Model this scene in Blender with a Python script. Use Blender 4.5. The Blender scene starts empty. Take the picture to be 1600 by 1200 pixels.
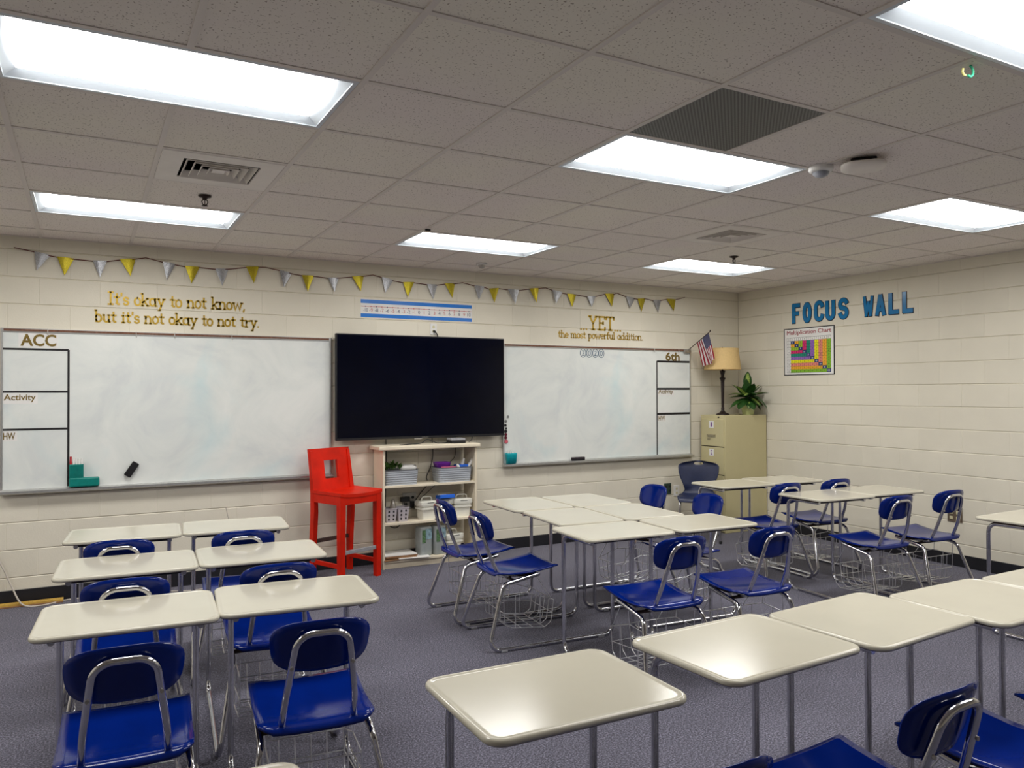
import bpy, bmesh, math, random
from mathutils import Vector, Matrix
R = math.radians
PI = math.pi
SC = bpy.context.scene
COL = SC.collection
random.seed(7)

# ------------------------------------------------------------------ room measures (metres)
HC = 1.5646            # eye height
YF = 6.8476            # front wall
XR = 6.8277            # right wall
XL = -3.30             # left wall (out of frame)
YB = -2.95             # back wall (behind the camera)
ZC = 2.7364            # ceiling
G = 0.6096             # ceiling module
GX0 = 0.3085           # a grid line in x
GY0 = 0.3932           # a grid line in y

# ------------------------------------------------------------------ materials
def mat(name, col=(.8, .8, .8), rough=.5, metal=0., coat=0., trans=0., emit=None, estr=0., alpha=1., spec=.5, ior=1.45, sheen=0.):
    m = bpy.data.materials.new(name)
    m.use_nodes = True
    b = m.node_tree.nodes['Principled BSDF']
    b.inputs['Base Color'].default_value = (*col, 1)
    b.inputs['Roughness'].default_value = rough
    b.inputs['Metallic'].default_value = metal
    b.inputs['Coat Weight'].default_value = coat
    b.inputs['Coat Roughness'].default_value = .12
    b.inputs['Transmission Weight'].default_value = trans
    b.inputs['Specular IOR Level'].default_value = spec
    b.inputs['IOR'].default_value = ior
    b.inputs['Alpha'].default_value = alpha
    b.inputs['Sheen Weight'].default_value = sheen
    if emit:
        b.inputs['Emission Color'].default_value = (*emit, 1)
        b.inputs['Emission Strength'].default_value = estr
    return m

def nt(m):
    return m.node_tree, m.node_tree.nodes, m.node_tree.links, m.node_tree.nodes['Principled BSDF']

def vary(m, scale=8., amount=.08, bump=0., bscale=60., bdist=.002, detail=3.):
    """procedural tint variation and fine bump on an existing material (object space)"""
    t, N, L, b = nt(m)
    tc = N.new('ShaderNodeTexCoord')
    base = tuple(b.inputs['Base Color'].default_value)[:3]
    n = N.new('ShaderNodeTexNoise'); n.inputs['Scale'].default_value = scale; n.inputs['Detail'].default_value = detail
    L.new(tc.outputs['Object'], n.inputs['Vector'])
    cr = N.new('ShaderNodeValToRGB')
    cr.color_ramp.elements[0].position = .3; cr.color_ramp.elements[1].position = .7
    cr.color_ramp.elements[0].color = (*[c * (1 - amount) for c in base], 1)
    cr.color_ramp.elements[1].color = (*[min(1, c * (1 + amount)) for c in base], 1)
    L.new(n.outputs['Fac'], cr.inputs['Fac']); L.new(cr.outputs['Color'], b.inputs['Base Color'])
    if bump:
        n2 = N.new('ShaderNodeTexNoise'); n2.inputs['Scale'].default_value = bscale; n2.inputs['Detail'].default_value = 4
        L.new(tc.outputs['Object'], n2.inputs['Vector'])
        bp = N.new('ShaderNodeBump'); bp.inputs['Strength'].default_value = bump; bp.inputs['Distance'].default_value = bdist
        L.new(n2.outputs['Fac'], bp.inputs['Height']); L.new(bp.outputs['Normal'], b.inputs['Normal'])
    return m

def block_wall(name, axis, shift, col):
    m = mat(name, col, rough=.55, spec=.4)
    t, N, L, b = nt(m)
    tc = N.new('ShaderNodeTexCoord'); sp = N.new('ShaderNodeSeparateXYZ'); L.new(tc.outputs['Object'], sp.inputs[0])
    add = N.new('ShaderNodeMath'); add.operation = 'ADD'; add.inputs[1].default_value = shift + 40.64
    L.new(sp.outputs[axis], add.inputs[0])
    cb = N.new('ShaderNodeCombineXYZ'); L.new(add.outputs[0], cb.inputs[0]); L.new(sp.outputs[2], cb.inputs[1])
    br = N.new('ShaderNodeTexBrick'); br.offset = .5; br.offset_frequency = 2; br.squash = 1
    br.inputs['Scale'].default_value = 1; br.inputs['Mortar Size'].default_value = .0075
    br.inputs['Mortar Smooth'].default_value = .6; br.inputs['Brick Width'].default_value = .4064
    br.inputs['Row Height'].default_value = .2032; br.inputs['Bias'].default_value = 0
    c2 = tuple(c * .955 for c in col)
    br.inputs['Color1'].default_value = (*col, 1); br.inputs['Color2'].default_value = (*c2, 1)
    br.inputs['Mortar'].default_value = (*[c * .98 for c in col], 1)
    L.new(cb.outputs[0], br.inputs['Vector'])
    n = N.new('ShaderNodeTexNoise'); n.inputs['Scale'].default_value = 2.5; n.inputs['Detail'].default_value = 5
    L.new(tc.outputs['Object'], n.inputs['Vector'])
    mr = N.new('ShaderNodeMapRange'); mr.inputs[1].default_value = .3; mr.inputs[2].default_value = .7
    mr.inputs[3].default_value = .955; mr.inputs[4].default_value = 1.03
    L.new(n.outputs['Fac'], mr.inputs[0])
    mx = N.new('ShaderNodeMix'); mx.data_type = 'RGBA'; mx.blend_type = 'MULTIPLY'; mx.inputs[0].default_value = 1
    L.new(br.outputs['Color'], mx.inputs[6]); L.new(mr.outputs[0], mx.inputs[7]); L.new(mx.outputs[2], b.inputs['Base Color'])
    n2 = N.new('ShaderNodeTexNoise'); n2.inputs['Scale'].default_value = 110; n2.inputs['Detail'].default_value = 4
    L.new(tc.outputs['Object'], n2.inputs['Vector'])
    b2 = N.new('ShaderNodeBump'); b2.inputs['Strength'].default_value = .35; b2.inputs['Distance'].default_value = .003
    L.new(n2.outputs['Fac'], b2.inputs['Height'])
    L.new(b2.outputs['Normal'], b.inputs['Normal'])
    return m

def carpet_mat():
    m = mat('carpet', (.08, .078, .1), rough=.95, spec=.15, sheen=.15)
    t, N, L, b = nt(m)
    tc = N.new('ShaderNodeTexCoord')
    def noise(s, d, r=.6):
        n = N.new('ShaderNodeTexNoise'); n.inputs['Scale'].default_value = s; n.inputs['Detail'].default_value = d
        n.inputs['Roughness'].default_value = r
        L.new(tc.outputs['Object'], n.inputs['Vector']); return n
    n1 = noise(120, 4, .75)
    cr = N.new('ShaderNodeValToRGB')
    e = cr.color_ramp.elements
    e[0].position = .34; e[0].color = (.008, .008, .015, 1)
    e[1].position = .66; e[1].color = (.33, .32, .41, 1)
    k = cr.color_ramp.elements.new(.5); k.color = (.092, .089, .123, 1)
    L.new(n1.outputs['Fac'], cr.inputs['Fac'])
    n2 = noise(1.3, 4)
    mr = N.new('ShaderNodeMapRange'); mr.inputs[1].default_value = .3; mr.inputs[2].default_value = .7
    mr.inputs[3].default_value = .86; mr.inputs[4].default_value = 1.1
    L.new(n2.outputs['Fac'], mr.inputs[0])
    mx = N.new('ShaderNodeMix'); mx.data_type = 'RGBA'; mx.blend_type = 'MULTIPLY'; mx.inputs[0].default_value = 1
    L.new(cr.outputs['Color'], mx.inputs[6]); L.new(mr.outputs[0], mx.inputs[7]); L.new(mx.outputs[2], b.inputs['Base Color'])
    n3 = noise(260, 2)
    bp = N.new('ShaderNodeBump'); bp.inputs['Strength'].default_value = .6; bp.inputs['Distance'].default_value = .004
    L.new(n3.outputs['Fac'], bp.inputs['Height']); L.new(bp.outputs['Normal'], b.inputs['Normal'])
    return m

def tile_mat():
    m = mat('ceiling_tile', (.7, .65, .6), rough=.95, spec=.1)
    t, N, L, b = nt(m)
    tc = N.new('ShaderNodeTexCoord')
    n = N.new('ShaderNodeTexNoise'); n.inputs['Scale'].default_value = 115; n.inputs['Detail'].default_value = 2
    n.inputs['Roughness'].default_value = .4
    L.new(tc.outputs['Object'], n.inputs['Vector'])
    cr = N.new('ShaderNodeValToRGB'); e = cr.color_ramp.elements
    e[0].position = .635; e[0].color = (1, 1, 1, 1); e[1].position = .69; e[1].color = (.42, .38, .35, 1)
    L.new(n.outputs['Fac'], cr.inputs['Fac'])
    n2 = N.new('ShaderNodeTexNoise'); n2.inputs['Scale'].default_value = 1.2; n2.inputs['Detail'].default_value = 3
    L.new(tc.outputs['Object'], n2.inputs['Vector'])
    c2 = N.new('ShaderNodeValToRGB'); e = c2.color_ramp.elements
    e[0].position = .35; e[0].color = (.81, .745, .71, 1); e[1].position = .65; e[1].color = (.83, .785, .70, 1)
    L.new(n2.outputs['Fac'], c2.inputs['Fac'])
    mx = N.new('ShaderNodeMix'); mx.data_type = 'RGBA'; mx.blend_type = 'MULTIPLY'; mx.inputs[0].default_value = 1
    L.new(c2.outputs['Color'], mx.inputs[6]); L.new(cr.outputs['Color'], mx.inputs[7]); L.new(mx.outputs[2], b.inputs['Base Color'])
    return m

def board_mat():
    m = mat('whiteboard_surface', (.7, .72, .69), rough=.28, spec=.5)
    t, N, L, b = nt(m)
    tc = N.new('ShaderNodeTexCoord')
    n = N.new('ShaderNodeTexNoise'); n.inputs['Scale'].default_value = 2.2; n.inputs['Detail'].default_value = 6
    n.inputs['Roughness'].default_value = .62; n.inputs['Distortion'].default_value = .8
    L.new(tc.outputs['Object'], n.inputs['Vector'])
    cr = N.new('ShaderNodeValToRGB'); e = cr.color_ramp.elements
    e[0].position = .33; e[0].color = (.66, .69, .69, 1); e[1].position = .68; e[1].color = (.80, .82, .79, 1)
    k = e.new(.5); k.color = (.74, .77, .745, 1)
    L.new(n.outputs['Fac'], cr.inputs['Fac'])
    n2 = N.new('ShaderNodeTexNoise'); n2.inputs['Scale'].default_value = 1.1; n2.inputs['Detail'].default_value = 3
    n2.inputs['Distortion'].default_value = 1.5
    L.new(tc.outputs['Object'], n2.inputs['Vector'])
    c2 = N.new('ShaderNodeValToRGB'); e = c2.color_ramp.elements
    e[0].position = .52; e[0].color = (1, 1, 1, 1); e[1].position = .78; e[1].color = (.84, .95, .99, 1)
    L.new(n2.outputs['Fac'], c2.inputs['Fac'])
    mx = N.new('ShaderNodeMix'); mx.data_type = 'RGBA'; mx.blend_type = 'MULTIPLY'; mx.inputs[0].default_value = 1
    L.new(cr.outputs['Color'], mx.inputs[6]); L.new(c2.outputs['Color'], mx.inputs[7]); L.new(mx.outputs[2], b.inputs['Base Color'])
    return m

def glitter(name, col, col2):
    m = mat(name, col, rough=.35, metal=.75)
    t, N, L, b = nt(m)
    tc = N.new('ShaderNodeTexCoord')
    v = N.new('ShaderNodeTexVoronoi'); v.inputs['Scale'].default_value = 350
    L.new(tc.outputs['Object'], v.inputs['Vector'])
    mx = N.new('ShaderNodeMix'); mx.data_type = 'RGBA'
    mx.inputs[6].default_value = (*col, 1); mx.inputs[7].default_value = (*col2, 1)
    sp = N.new('ShaderNodeSeparateColor'); L.new(v.outputs['Color'], sp.inputs[0])
    L.new(sp.outputs[0], mx.inputs[0]); L.new(mx.outputs[2], b.inputs['Base Color'])
    bp = N.new('ShaderNodeBump'); bp.inputs['Strength'].default_value = .7; bp.inputs['Distance'].default_value = .002
    L.new(sp.outputs[1], bp.inputs['Height']); L.new(bp.outputs['Normal'], b.inputs['Normal'])
    return m

WALLC = (.76, .715, .60)
M = {}
M['wall_f'] = block_wall('painted_block_front', 0, .310, WALLC)
M['wall_r'] = block_wall('painted_block_right', 1, .319, WALLC)
M['wall_o'] = block_wall('painted_block_other', 0, .1, WALLC)
M['wall_o2'] = block_wall('painted_block_other_side', 1, .1, WALLC)
M['carpet'] = carpet_mat()
M['tile'] = tile_mat()
M['grid'] = vary(mat('ceiling_grid_paint', (.70, .645, .60), rough=.6), 3, .03)
M['base'] = vary(mat('black_vinyl_base', (.012, .012, .016), rough=.45), 6, .2)
M['top'] = vary(mat('beige_desk_plastic', (.55, .52, .425), rough=.16, coat=0.), 5, .025, .05, 300, .0005)
M['topedge'] = vary(mat('brown_desk_edge', (.10, .055, .04), rough=.6), 20, .2)
M['chrome'] = vary(mat('chrome_tube', (.62, .62, .66), rough=.12, metal=1.), 12, .08)
M['wire'] = vary(mat('chrome_wire', (.85, .85, .87), rough=.3, metal=1.), 30, .08)
M['blue'] = vary(mat('blue_hard_plastic', (.0006, .0135, .165), rough=.13, coat=0., spec=.38), 9, .1, .04, 150, .0006)
M['navy'] = vary(mat('navy_polypropylene', (.013, .020, .062), rough=.42), 40, .1, .1, 300, .0006)
M['blackp'] = vary(mat('black_plastic', (.012, .012, .014), rough=.4), 20, .2)
M['grey_glide'] = vary(mat('grey_glide_plastic', (.3, .3, .32), rough=.5), 20, .1)
M['board'] = board_mat()
M['alu'] = vary(mat('brushed_aluminium', (.56, .56, .55), rough=.38, metal=.85), 40, .06)
M['cork'] = vary(mat('brown_cork_strip', (.17, .08, .05), rough=.8), 60, .3)
M['tape'] = vary(mat('black_tape', (.012, .011, .012), rough=.5), 60, .3)
M['gold'] = glitter('gold_vinyl', (.52, .34, .05), (.60, .40, .07))
M['goldp'] = vary(mat('gold_paper_letters', (.19, .125, .022), rough=.5, metal=.2), 30, .15)
M['paper'] = vary(mat('white_paper', (.80, .79, .77), rough=.7), 10, .03)
M['silverf'] = glitter('silver_glitter', (.30, .31, .33), (.62, .63, .66))
M['goldf'] = glitter('gold_glitter', (.42, .34, .02), (.66, .54, .05))
M['string'] = vary(mat('red_twine', (.13, .03, .025), rough=.8), 40, .2)
M['screen'] = vary(mat('television_glass', (.0010, .0016, .007), rough=.05, spec=.3), 3, .2)
M['lens'] = mat('lit_diffuser', (.9, .9, .9), rough=.5, emit=(1., .985, .955), estr=9.5)
M['troffer'] = mat('white_enamel_reflector', (.62, .68, .74), rough=.3)
vary(M['troffer'], 6, .02)
M['offwhite'] = vary(mat('off_white_enamel', (.78, .73, .68), rough=.5), 6, .06)
M['vent'] = None
M['dark'] = vary(mat('dark_duct_interior', (.012, .011, .01), rough=.8), 10, .2)
M['white'] = vary(mat('white_plastic', (.75, .74, .72), rough=.4), 10, .03)
M['clear'] = mat('clear_dome', (.9, .9, .95), rough=.05, trans=.9, ior=1.45)
vary(M['clear'], 5, .02)
M['bronze'] = vary(mat('dark_bronze_metal', (.035, .022, .018), rough=.4, metal=.6), 25, .3)
M['red'] = vary(mat('red_painted_wood', (.62, .014, .002), rough=.42, coat=0., spec=.25), 7, .16, .08, 60, .001)
M['brownw'] = vary(mat('dark_brown_wood', (.06, .03, .025), rough=.5), 20, .3)
M['shelfw'] = vary(mat('cream_laminate', (.76, .68, .53), rough=.45), 5, .05)
M['filing'] = vary(mat('tan_painted_steel', (.56, .50, .285), rough=.38, spec=.5), 4, .03)
M['fildark'] = vary(mat('cabinet_seam', (.10, .085, .05), rough=.6), 10, .1)
M['pull'] = vary(mat('satin_drawer_pull', (.42, .37, .25), rough=.35, metal=.7), 20, .1)
M['shade'] = vary(mat('beige_lamp_shade', (.66, .47, .21), rough=.8), 60, .05, .2, 400, .0005)
M['lampm'] = vary(mat('dark_bronze_lamp', (.022, .014, .013), rough=.4, metal=.3), 30, .3)
M['leaf'] = vary(mat('dark_green_leaf', (.022, .075, .014), rough=.35), 20, .35)
M['leafp'] = vary(mat('pale_leaf_centre', (.26, .36, .075), rough=.4), 60, .45)
M['pot'] = vary(mat('pale_green_ceramic', (.52, .56, .26), rough=.3, coat=.3), 10, .06)
M['soil'] = vary(mat('potting_soil', (.03, .02, .012), rough=.95), 60, .4)
M['grayb'] = vary(mat('grey_blue_plastic', (.33, .355, .395), rough=.45), 10, .06)
M['lav'] = vary(mat('lavender_grey_plastic', (.46, .43, .47), rough=.45), 10, .05)
M['caddy'] = vary(mat('ivory_plastic', (.76, .75, .67), rough=.4), 8, .04)
M['purple'] = vary(mat('purple_plastic', (.20, .03, .42), rough=.35), 10, .1)
M['bluef'] = vary(mat('bright_blue_plastic', (.01, .12, .62), rough=.4), 10, .1)
M['pinkp'] = vary(mat('pink_plastic', (.55, .12, .22), rough=.4), 10, .1)
M['teal'] = vary(mat('teal_mesh_plastic', (.0, .20, .17), rough=.4), 30, .12)
M['tealb'] = vary(mat('turquoise_plastic', (.0, .34, .40), rough=.4), 30, .12)
M['redp'] = vary(mat('red_plastic', (.45, .01, .02), rough=.4), 20, .1)
M['jug'] = vary(mat('cloudy_clear_plastic', (.42, .46, .46), rough=.2, alpha=.75), 14, .1)
M['jugg'] = vary(mat('green_printed_label', (.08, .16, .07), rough=.5), 60, .7)
M['jugb'] = vary(mat('blue_printed_label', (.22, .33, .38), rough=.5), 40, .5)
M['wood'] = vary(mat('clipboard_hardboard', (.28, .15, .07), rough=.6), 20, .2)
M['ruler'] = vary(mat('yellow_wood_yardstick', (.58, .36, .07), rough=.5), 30, .15)
M['cable'] = vary(mat('black_cable', (.012, .012, .013), rough=.5), 20, .1)
M['cablew'] = vary(mat('white_cable', (.55, .50, .44), rough=.5), 20, .05)
M['brownpl'] = vary(mat('brown_outlet_plate', (.13, .095, .065), rough=.45), 20, .1)
M['ivory'] = vary(mat('ivory_outlet', (.60, .56, .36), rough=.4), 20, .05)
M['steel'] = vary(mat('stainless_plate', (.45, .43, .40), rough=.35, metal=.8), 30, .08)
M['signblue'] = vary(mat('blue_glossy_card', (.004, .175, .43), rough=.2, coat=.15), 10, .05)
M['black'] = vary(mat('black_card', (.006, .006, .008), rough=.5), 20, .1)
M['felt'] = vary(mat('black_felt', (.010, .009, .011), rough=.9), 80, .4, .5, 300, .002)
M['felt2'] = vary(mat('dark_brown_felt', (.035, .025, .03), rough=.9), 80, .4, .5, 300, .002)
M['greyt'] = vary(mat('grey_magnet', (.22, .23, .22), rough=.5), 40, .2)
M['maroon'] = vary(mat('maroon_magnet', (.12, .006, .02), rough=.3), 40, .2)
M['pinkm'] = vary(mat('pink_magnet', (.62, .12, .16), rough=.3), 40, .2)
M['fred'] = vary(mat('flag_red', (.30, .012, .03), rough=.8), 40, .1)
M['fwhite'] = vary(mat('flag_white', (.68, .62, .62), rough=.8), 40, .05)
M['fblue'] = vary(mat('flag_blue', (.010, .014, .09), rough=.8), 40, .2)
M['nlblue'] = vary(mat('number_line_blue', (.005, .17, .62), rough=.25, coat=.3), 10, .04)
M['darkgreen'] = vary(mat('dark_green_plate', (.03, .06, .045), rough=.5), 20, .2)
M['clipg'] = vary(mat('green_plastic', (.05, .50, .28), rough=.4), 20, .1)
M['clipy'] = vary(mat('pale_yellow_plastic', (.62, .58, .22), rough=.4), 20, .1)

def vent_mat():
    m = mat('perforated_return_grille', (.12, .12, .115), rough=.5)
    t, N, L, b = nt(m)
    tc = N.new('ShaderNodeTexCoord'); mp = N.new('ShaderNodeMapping'); mp.inputs['Scale'].default_value = (105, 105, 1)
    L.new(tc.outputs['Object'], mp.inputs['Vector'])
    v = N.new('ShaderNodeTexChecker'); v.inputs['Scale'].default_value = 1
    v.inputs['Color1'].default_value = (.20, .20, .19, 1); v.inputs['Color2'].default_value = (.055, .055, .052, 1)
    L.new(mp.outputs['Vector'], v.inputs['Vector']); L.new(v.outputs['Color'], b.inputs['Base Color'])
    return m
M['vent'] = vent_mat()

# ------------------------------------------------------------------ mesh builder
class MB:
    def __init__(s):
        s.v = []; s.f = []; s.mi = []; s.sm = []
    def add(s, vs, fs, mi=0, smooth=False):
        o = len(s.v); s.v += [tuple(v) for v in vs]
        for f in fs:
            s.f.append([i + o for i in f]); s.mi.append(mi); s.sm.append(smooth)
        return s
    def bm(s, b, mi=0, smooth=False, mtx=None):
        b.verts.index_update()
        vs = [(mtx @ v.co if mtx else v.co) for v in b.verts]
        s.add(vs, [[v.index for v in f.verts] for f in b.faces], mi, smooth); b.free(); return s
    def box(s, lo, hi, bev=0., mi=0, seg=2, mtx=None):
        b = bmesh.new(); bmesh.ops.create_cube(b, size=1)
        c = [(a + d) / 2 for a, d in zip(lo, hi)]; e = [abs(d - a) for a, d in zip(lo, hi)]
        for v in b.verts: v.co = Vector((v.co.x * e[0] + c[0], v.co.y * e[1] + c[1], v.co.z * e[2] + c[2]))
        if bev > 0: bmesh.ops.bevel(b, geom=list(b.edges), offset=min(bev, min(e) * .49), segments=seg, affect='EDGES', profile=.5)
        return s.bm(b, mi, False, mtx)
    def tube(s, pts, r, n=10, mi=0, caps=True, closed=False, sq=None):
        pts = [Vector(p) for p in pts]; m = len(pts); rr = r if isinstance(r, (list, tuple)) else [r] * m
        T = []
        for i in range(m):
            if closed: t = (pts[(i + 1) % m] - pts[i - 1])
            else: t = pts[min(i + 1, m - 1)] - pts[max(i - 1, 0)]
            T.append(t.normalized() if t.length > 1e-9 else Vector((0, 0, 1)))
        up = Vector((0, 0, 1)) if abs(T[0].z) < .9 else Vector((1, 0, 0))
        nrm = (up - T[0] * up.dot(T[0])).normalized(); vs = []
        for i in range(m):
            nrm = (nrm - T[i] * nrm.dot(T[i]))
            nrm = nrm.normalized() if nrm.length > 1e-6 else T[i].orthogonal().normalized()
            bi = T[i].cross(nrm)
            for k in range(n):
                a = 2 * PI * k / n; vs.append(pts[i] + (nrm * math.cos(a) + bi * math.sin(a)) * rr[i])
        fs = []
        for i in range(m if closed else m - 1):
            j = (i + 1) % m
            for k in range(n):
                l = (k + 1) % n; fs.append([i * n + k, i * n + l, j * n + l, j * n + k])
        s.add(vs, fs, mi, True)
        if caps and not closed:
            s.add(vs[:n], [list(range(n))[::-1]], mi); s.add(vs[-n:], [list(range(n))], mi)
        return s
    def lathe(s, prof, c=(0, 0, 0), n=24, mi=0, axis='z', smooth=True, cap=True):
        vs = []
        for r, z in prof:
            for k in range(n):
                a = 2 * PI * k / n; x, y = r * math.cos(a), r * math.sin(a)
                p = {'z': (x, y, z), 'y': (x, z, y), 'x': (z, x, y)}[axis]
                vs.append((p[0] + c[0], p[1] + c[1], p[2] + c[2]))
        fs = []
        for i in range(len(prof) - 1):
            for k in range(n):
                l = (k + 1) % n; fs.append([i * n + k, i * n + l, (i + 1) * n + l, (i + 1) * n + k])
        s.add(vs, fs, mi, smooth)
        if cap:
            if prof[0][0] > 1e-5: s.add(vs[:n], [list(range(n))[::-1]], mi)
            if prof[-1][0] > 1e-5: s.add(vs[-n:], [list(range(n))], mi)
        return s
    def loft(s, loops, mi=0, smooth=True, cap0=True, cap1=True, mis=None, closed=True):
        n = len(loops[0]); vs = [p for l in loops for p in l]; o = len(s.v)
        s.v += [tuple(v) for v in vs]
        for i in range(len(loops) - 1):
            for k in range(n if closed else n - 1):
                l = (k + 1) % n
                s.f.append([o + i * n + k, o + i * n + l, o + (i + 1) * n + l, o + (i + 1) * n + k])
                s.mi.append(mis[i] if mis else mi); s.sm.append(smooth)
        if cap0: s.f.append([o + k for k in range(n)][::-1]); s.mi.append(mis[0] if mis else mi); s.sm.append(False)
        if cap1: s.f.append([o + (len(loops) - 1) * n + k for k in range(n)]); s.mi.append(mis[-1] if mis else mi); s.sm.append(False)
        return s
    def quad(s, a, b, c, d, mi=0):
        return s.add([a, b, c, d], [[0, 1, 2, 3]], mi)
    def xf(s, m):
        s.v = [tuple(m @ Vector(v)) for v in s.v]; return s
    def build(s, name, mats, parent=None, loc=None):
        me = bpy.data.meshes.new(name); me.from_pydata(s.v, [], s.f)
        if not isinstance(mats, (list, tuple)): mats = [mats]
        for m in mats: me.materials.append(m)
        me.polygons.foreach_set('material_index', s.mi); me.polygons.foreach_set('use_smooth', s.sm)
        b = bmesh.new(); b.from_mesh(me); bmesh.ops.recalc_face_normals(b, faces=b.faces)
        b.to_mesh(me); b.free(); me.update()
        o = bpy.data.objects.new(name, me); COL.objects.link(o)
        if parent: o.parent = parent
        if loc is not None: o.location = loc
        return o

def tag(o, label, cat, group=None, kind=None):
    o['label'] = label; o['category'] = cat
    if group: o['group'] = group
    if kind: o['kind'] = kind
    return o
def empty(name, loc=(0, 0, 0), rz=0., label=None, cat=None, group=None):
    o = bpy.data.objects.new(name, None); COL.objects.link(o); o.location = loc; o.rotation_euler = (0, 0, rz)
    o.empty_display_size = .1
    if label: tag(o, label, cat, group)
    return o
def structure(o):
    o['kind'] = 'structure'; return o
def copy_tree(o, parent=None):
    c = o.copy(); COL.objects.link(c)
    if parent: c.parent = parent
    for ch in list(o.children): copy_tree(ch, c)
    return c

def fillet(pts, r, seg=6):
    """round the corners of a polyline"""
    pts = [Vector(p) for p in pts]; out = [pts[0]]
    for i in range(1, len(pts) - 1):
        a, p, b = pts[i - 1], pts[i], pts[i + 1]
        ri = r[i - 1] if isinstance(r, (list, tuple)) else r
        u = (a - p); v = (b - p); lu, lv = u.length, v.length; u /= lu; v /= lv
        ang = u.angle(v); 
        if ang > PI - .02: out.append(p); continue
        d = min(ri / math.tan(ang / 2), lu * .49, lv * .49); rad = d * math.tan(ang / 2)
        c = p + (u + v).normalized() * (rad / math.sin(ang / 2))
        s, e = p + u * d - c, p + v * d - c
        tot = s.angle(e)
        for k in range(seg + 1):
            t = k / seg
            out.append(c + (s * math.sin((1 - t) * tot) + e * math.sin(t * tot)) / math.sin(tot))
    out.append(pts[-1]); return out

def rrect(w, d, r, n=5, cx=0, cy=0):
    out = []
    for sx, sy, a0 in ((1, 1, 0), (-1, 1, 90), (-1, -1, 180), (1, -1, 270)):
        for k in range(n + 1):
            a = R(a0 + 90 * k / n); out.append((cx + sx * (w / 2 - r) + r * math.cos(a), cy + sy * (d / 2 - r) + r * math.sin(a)))
    return out

def spline(pts, n=6):
    pts = [Vector(p) for p in pts]; P = [pts[0]] + pts + [pts[-1]]; out = []
    for i in range(1, len(P) - 2):
        for k in range(n):
            t = k / n; a, b, c, d = P[i - 1], P[i], P[i + 1], P[i + 2]
            out.append(.5 * ((2 * b) + (c - a) * t + (2 * a - 5 * b + 4 * c - d) * t * t + (3 * b - a - 3 * c + d) * t ** 3))
    out.append(pts[-1]); return out

# ------------------------------------------------------------------ lettering
def text_mesh(body, size=1., offset=0., extrude=0.):
    cu = bpy.data.curves.new('lettering', 'FONT'); cu.body = body; cu.size = size; cu.offset = offset; cu.extrude = extrude
    cu.resolution_u = 3
    ob = bpy.data.objects.new('lettering', cu); COL.objects.link(ob)
    me = bpy.data.meshes.new_from_object(ob)
    vs = [v.co.copy() for v in me.vertices]; fs = [list(p.vertices) for p in me.polygons]
    bpy.data.objects.remove(ob); bpy.data.curves.remove(cu); bpy.data.meshes.remove(me)
    return vs, fs
TM = {}
def add_text(mb, body, x0, z0, x1, z1, place, mi=0, offset=0., extrude=0., lift=0., grow=0.):
    """fit text into the rectangle (u0,z0)-(u1,z1); place(u, z, d) maps to world"""
    key = (body, offset, extrude)
    if key not in TM: TM[key] = text_mesh(body, 1., offset, extrude)
    vs, fs = TM[key]
    if not vs: return
    xs = [v.x for v in vs]; ys = [v.y for v in vs]
    ax, bx, ay, by = min(xs), max(xs), min(ys), max(ys)
    x0 -= grow; x1 += grow; z0 -= grow; z1 += grow
    out = [place(x0 + (v.x - ax) / (bx - ax) * (x1 - x0), z0 + (v.y - ay) / max(by - ay, 1e-6) * (z1 - z0), lift + v.z) for v in vs]
    mb.add(out, fs, mi)

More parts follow.
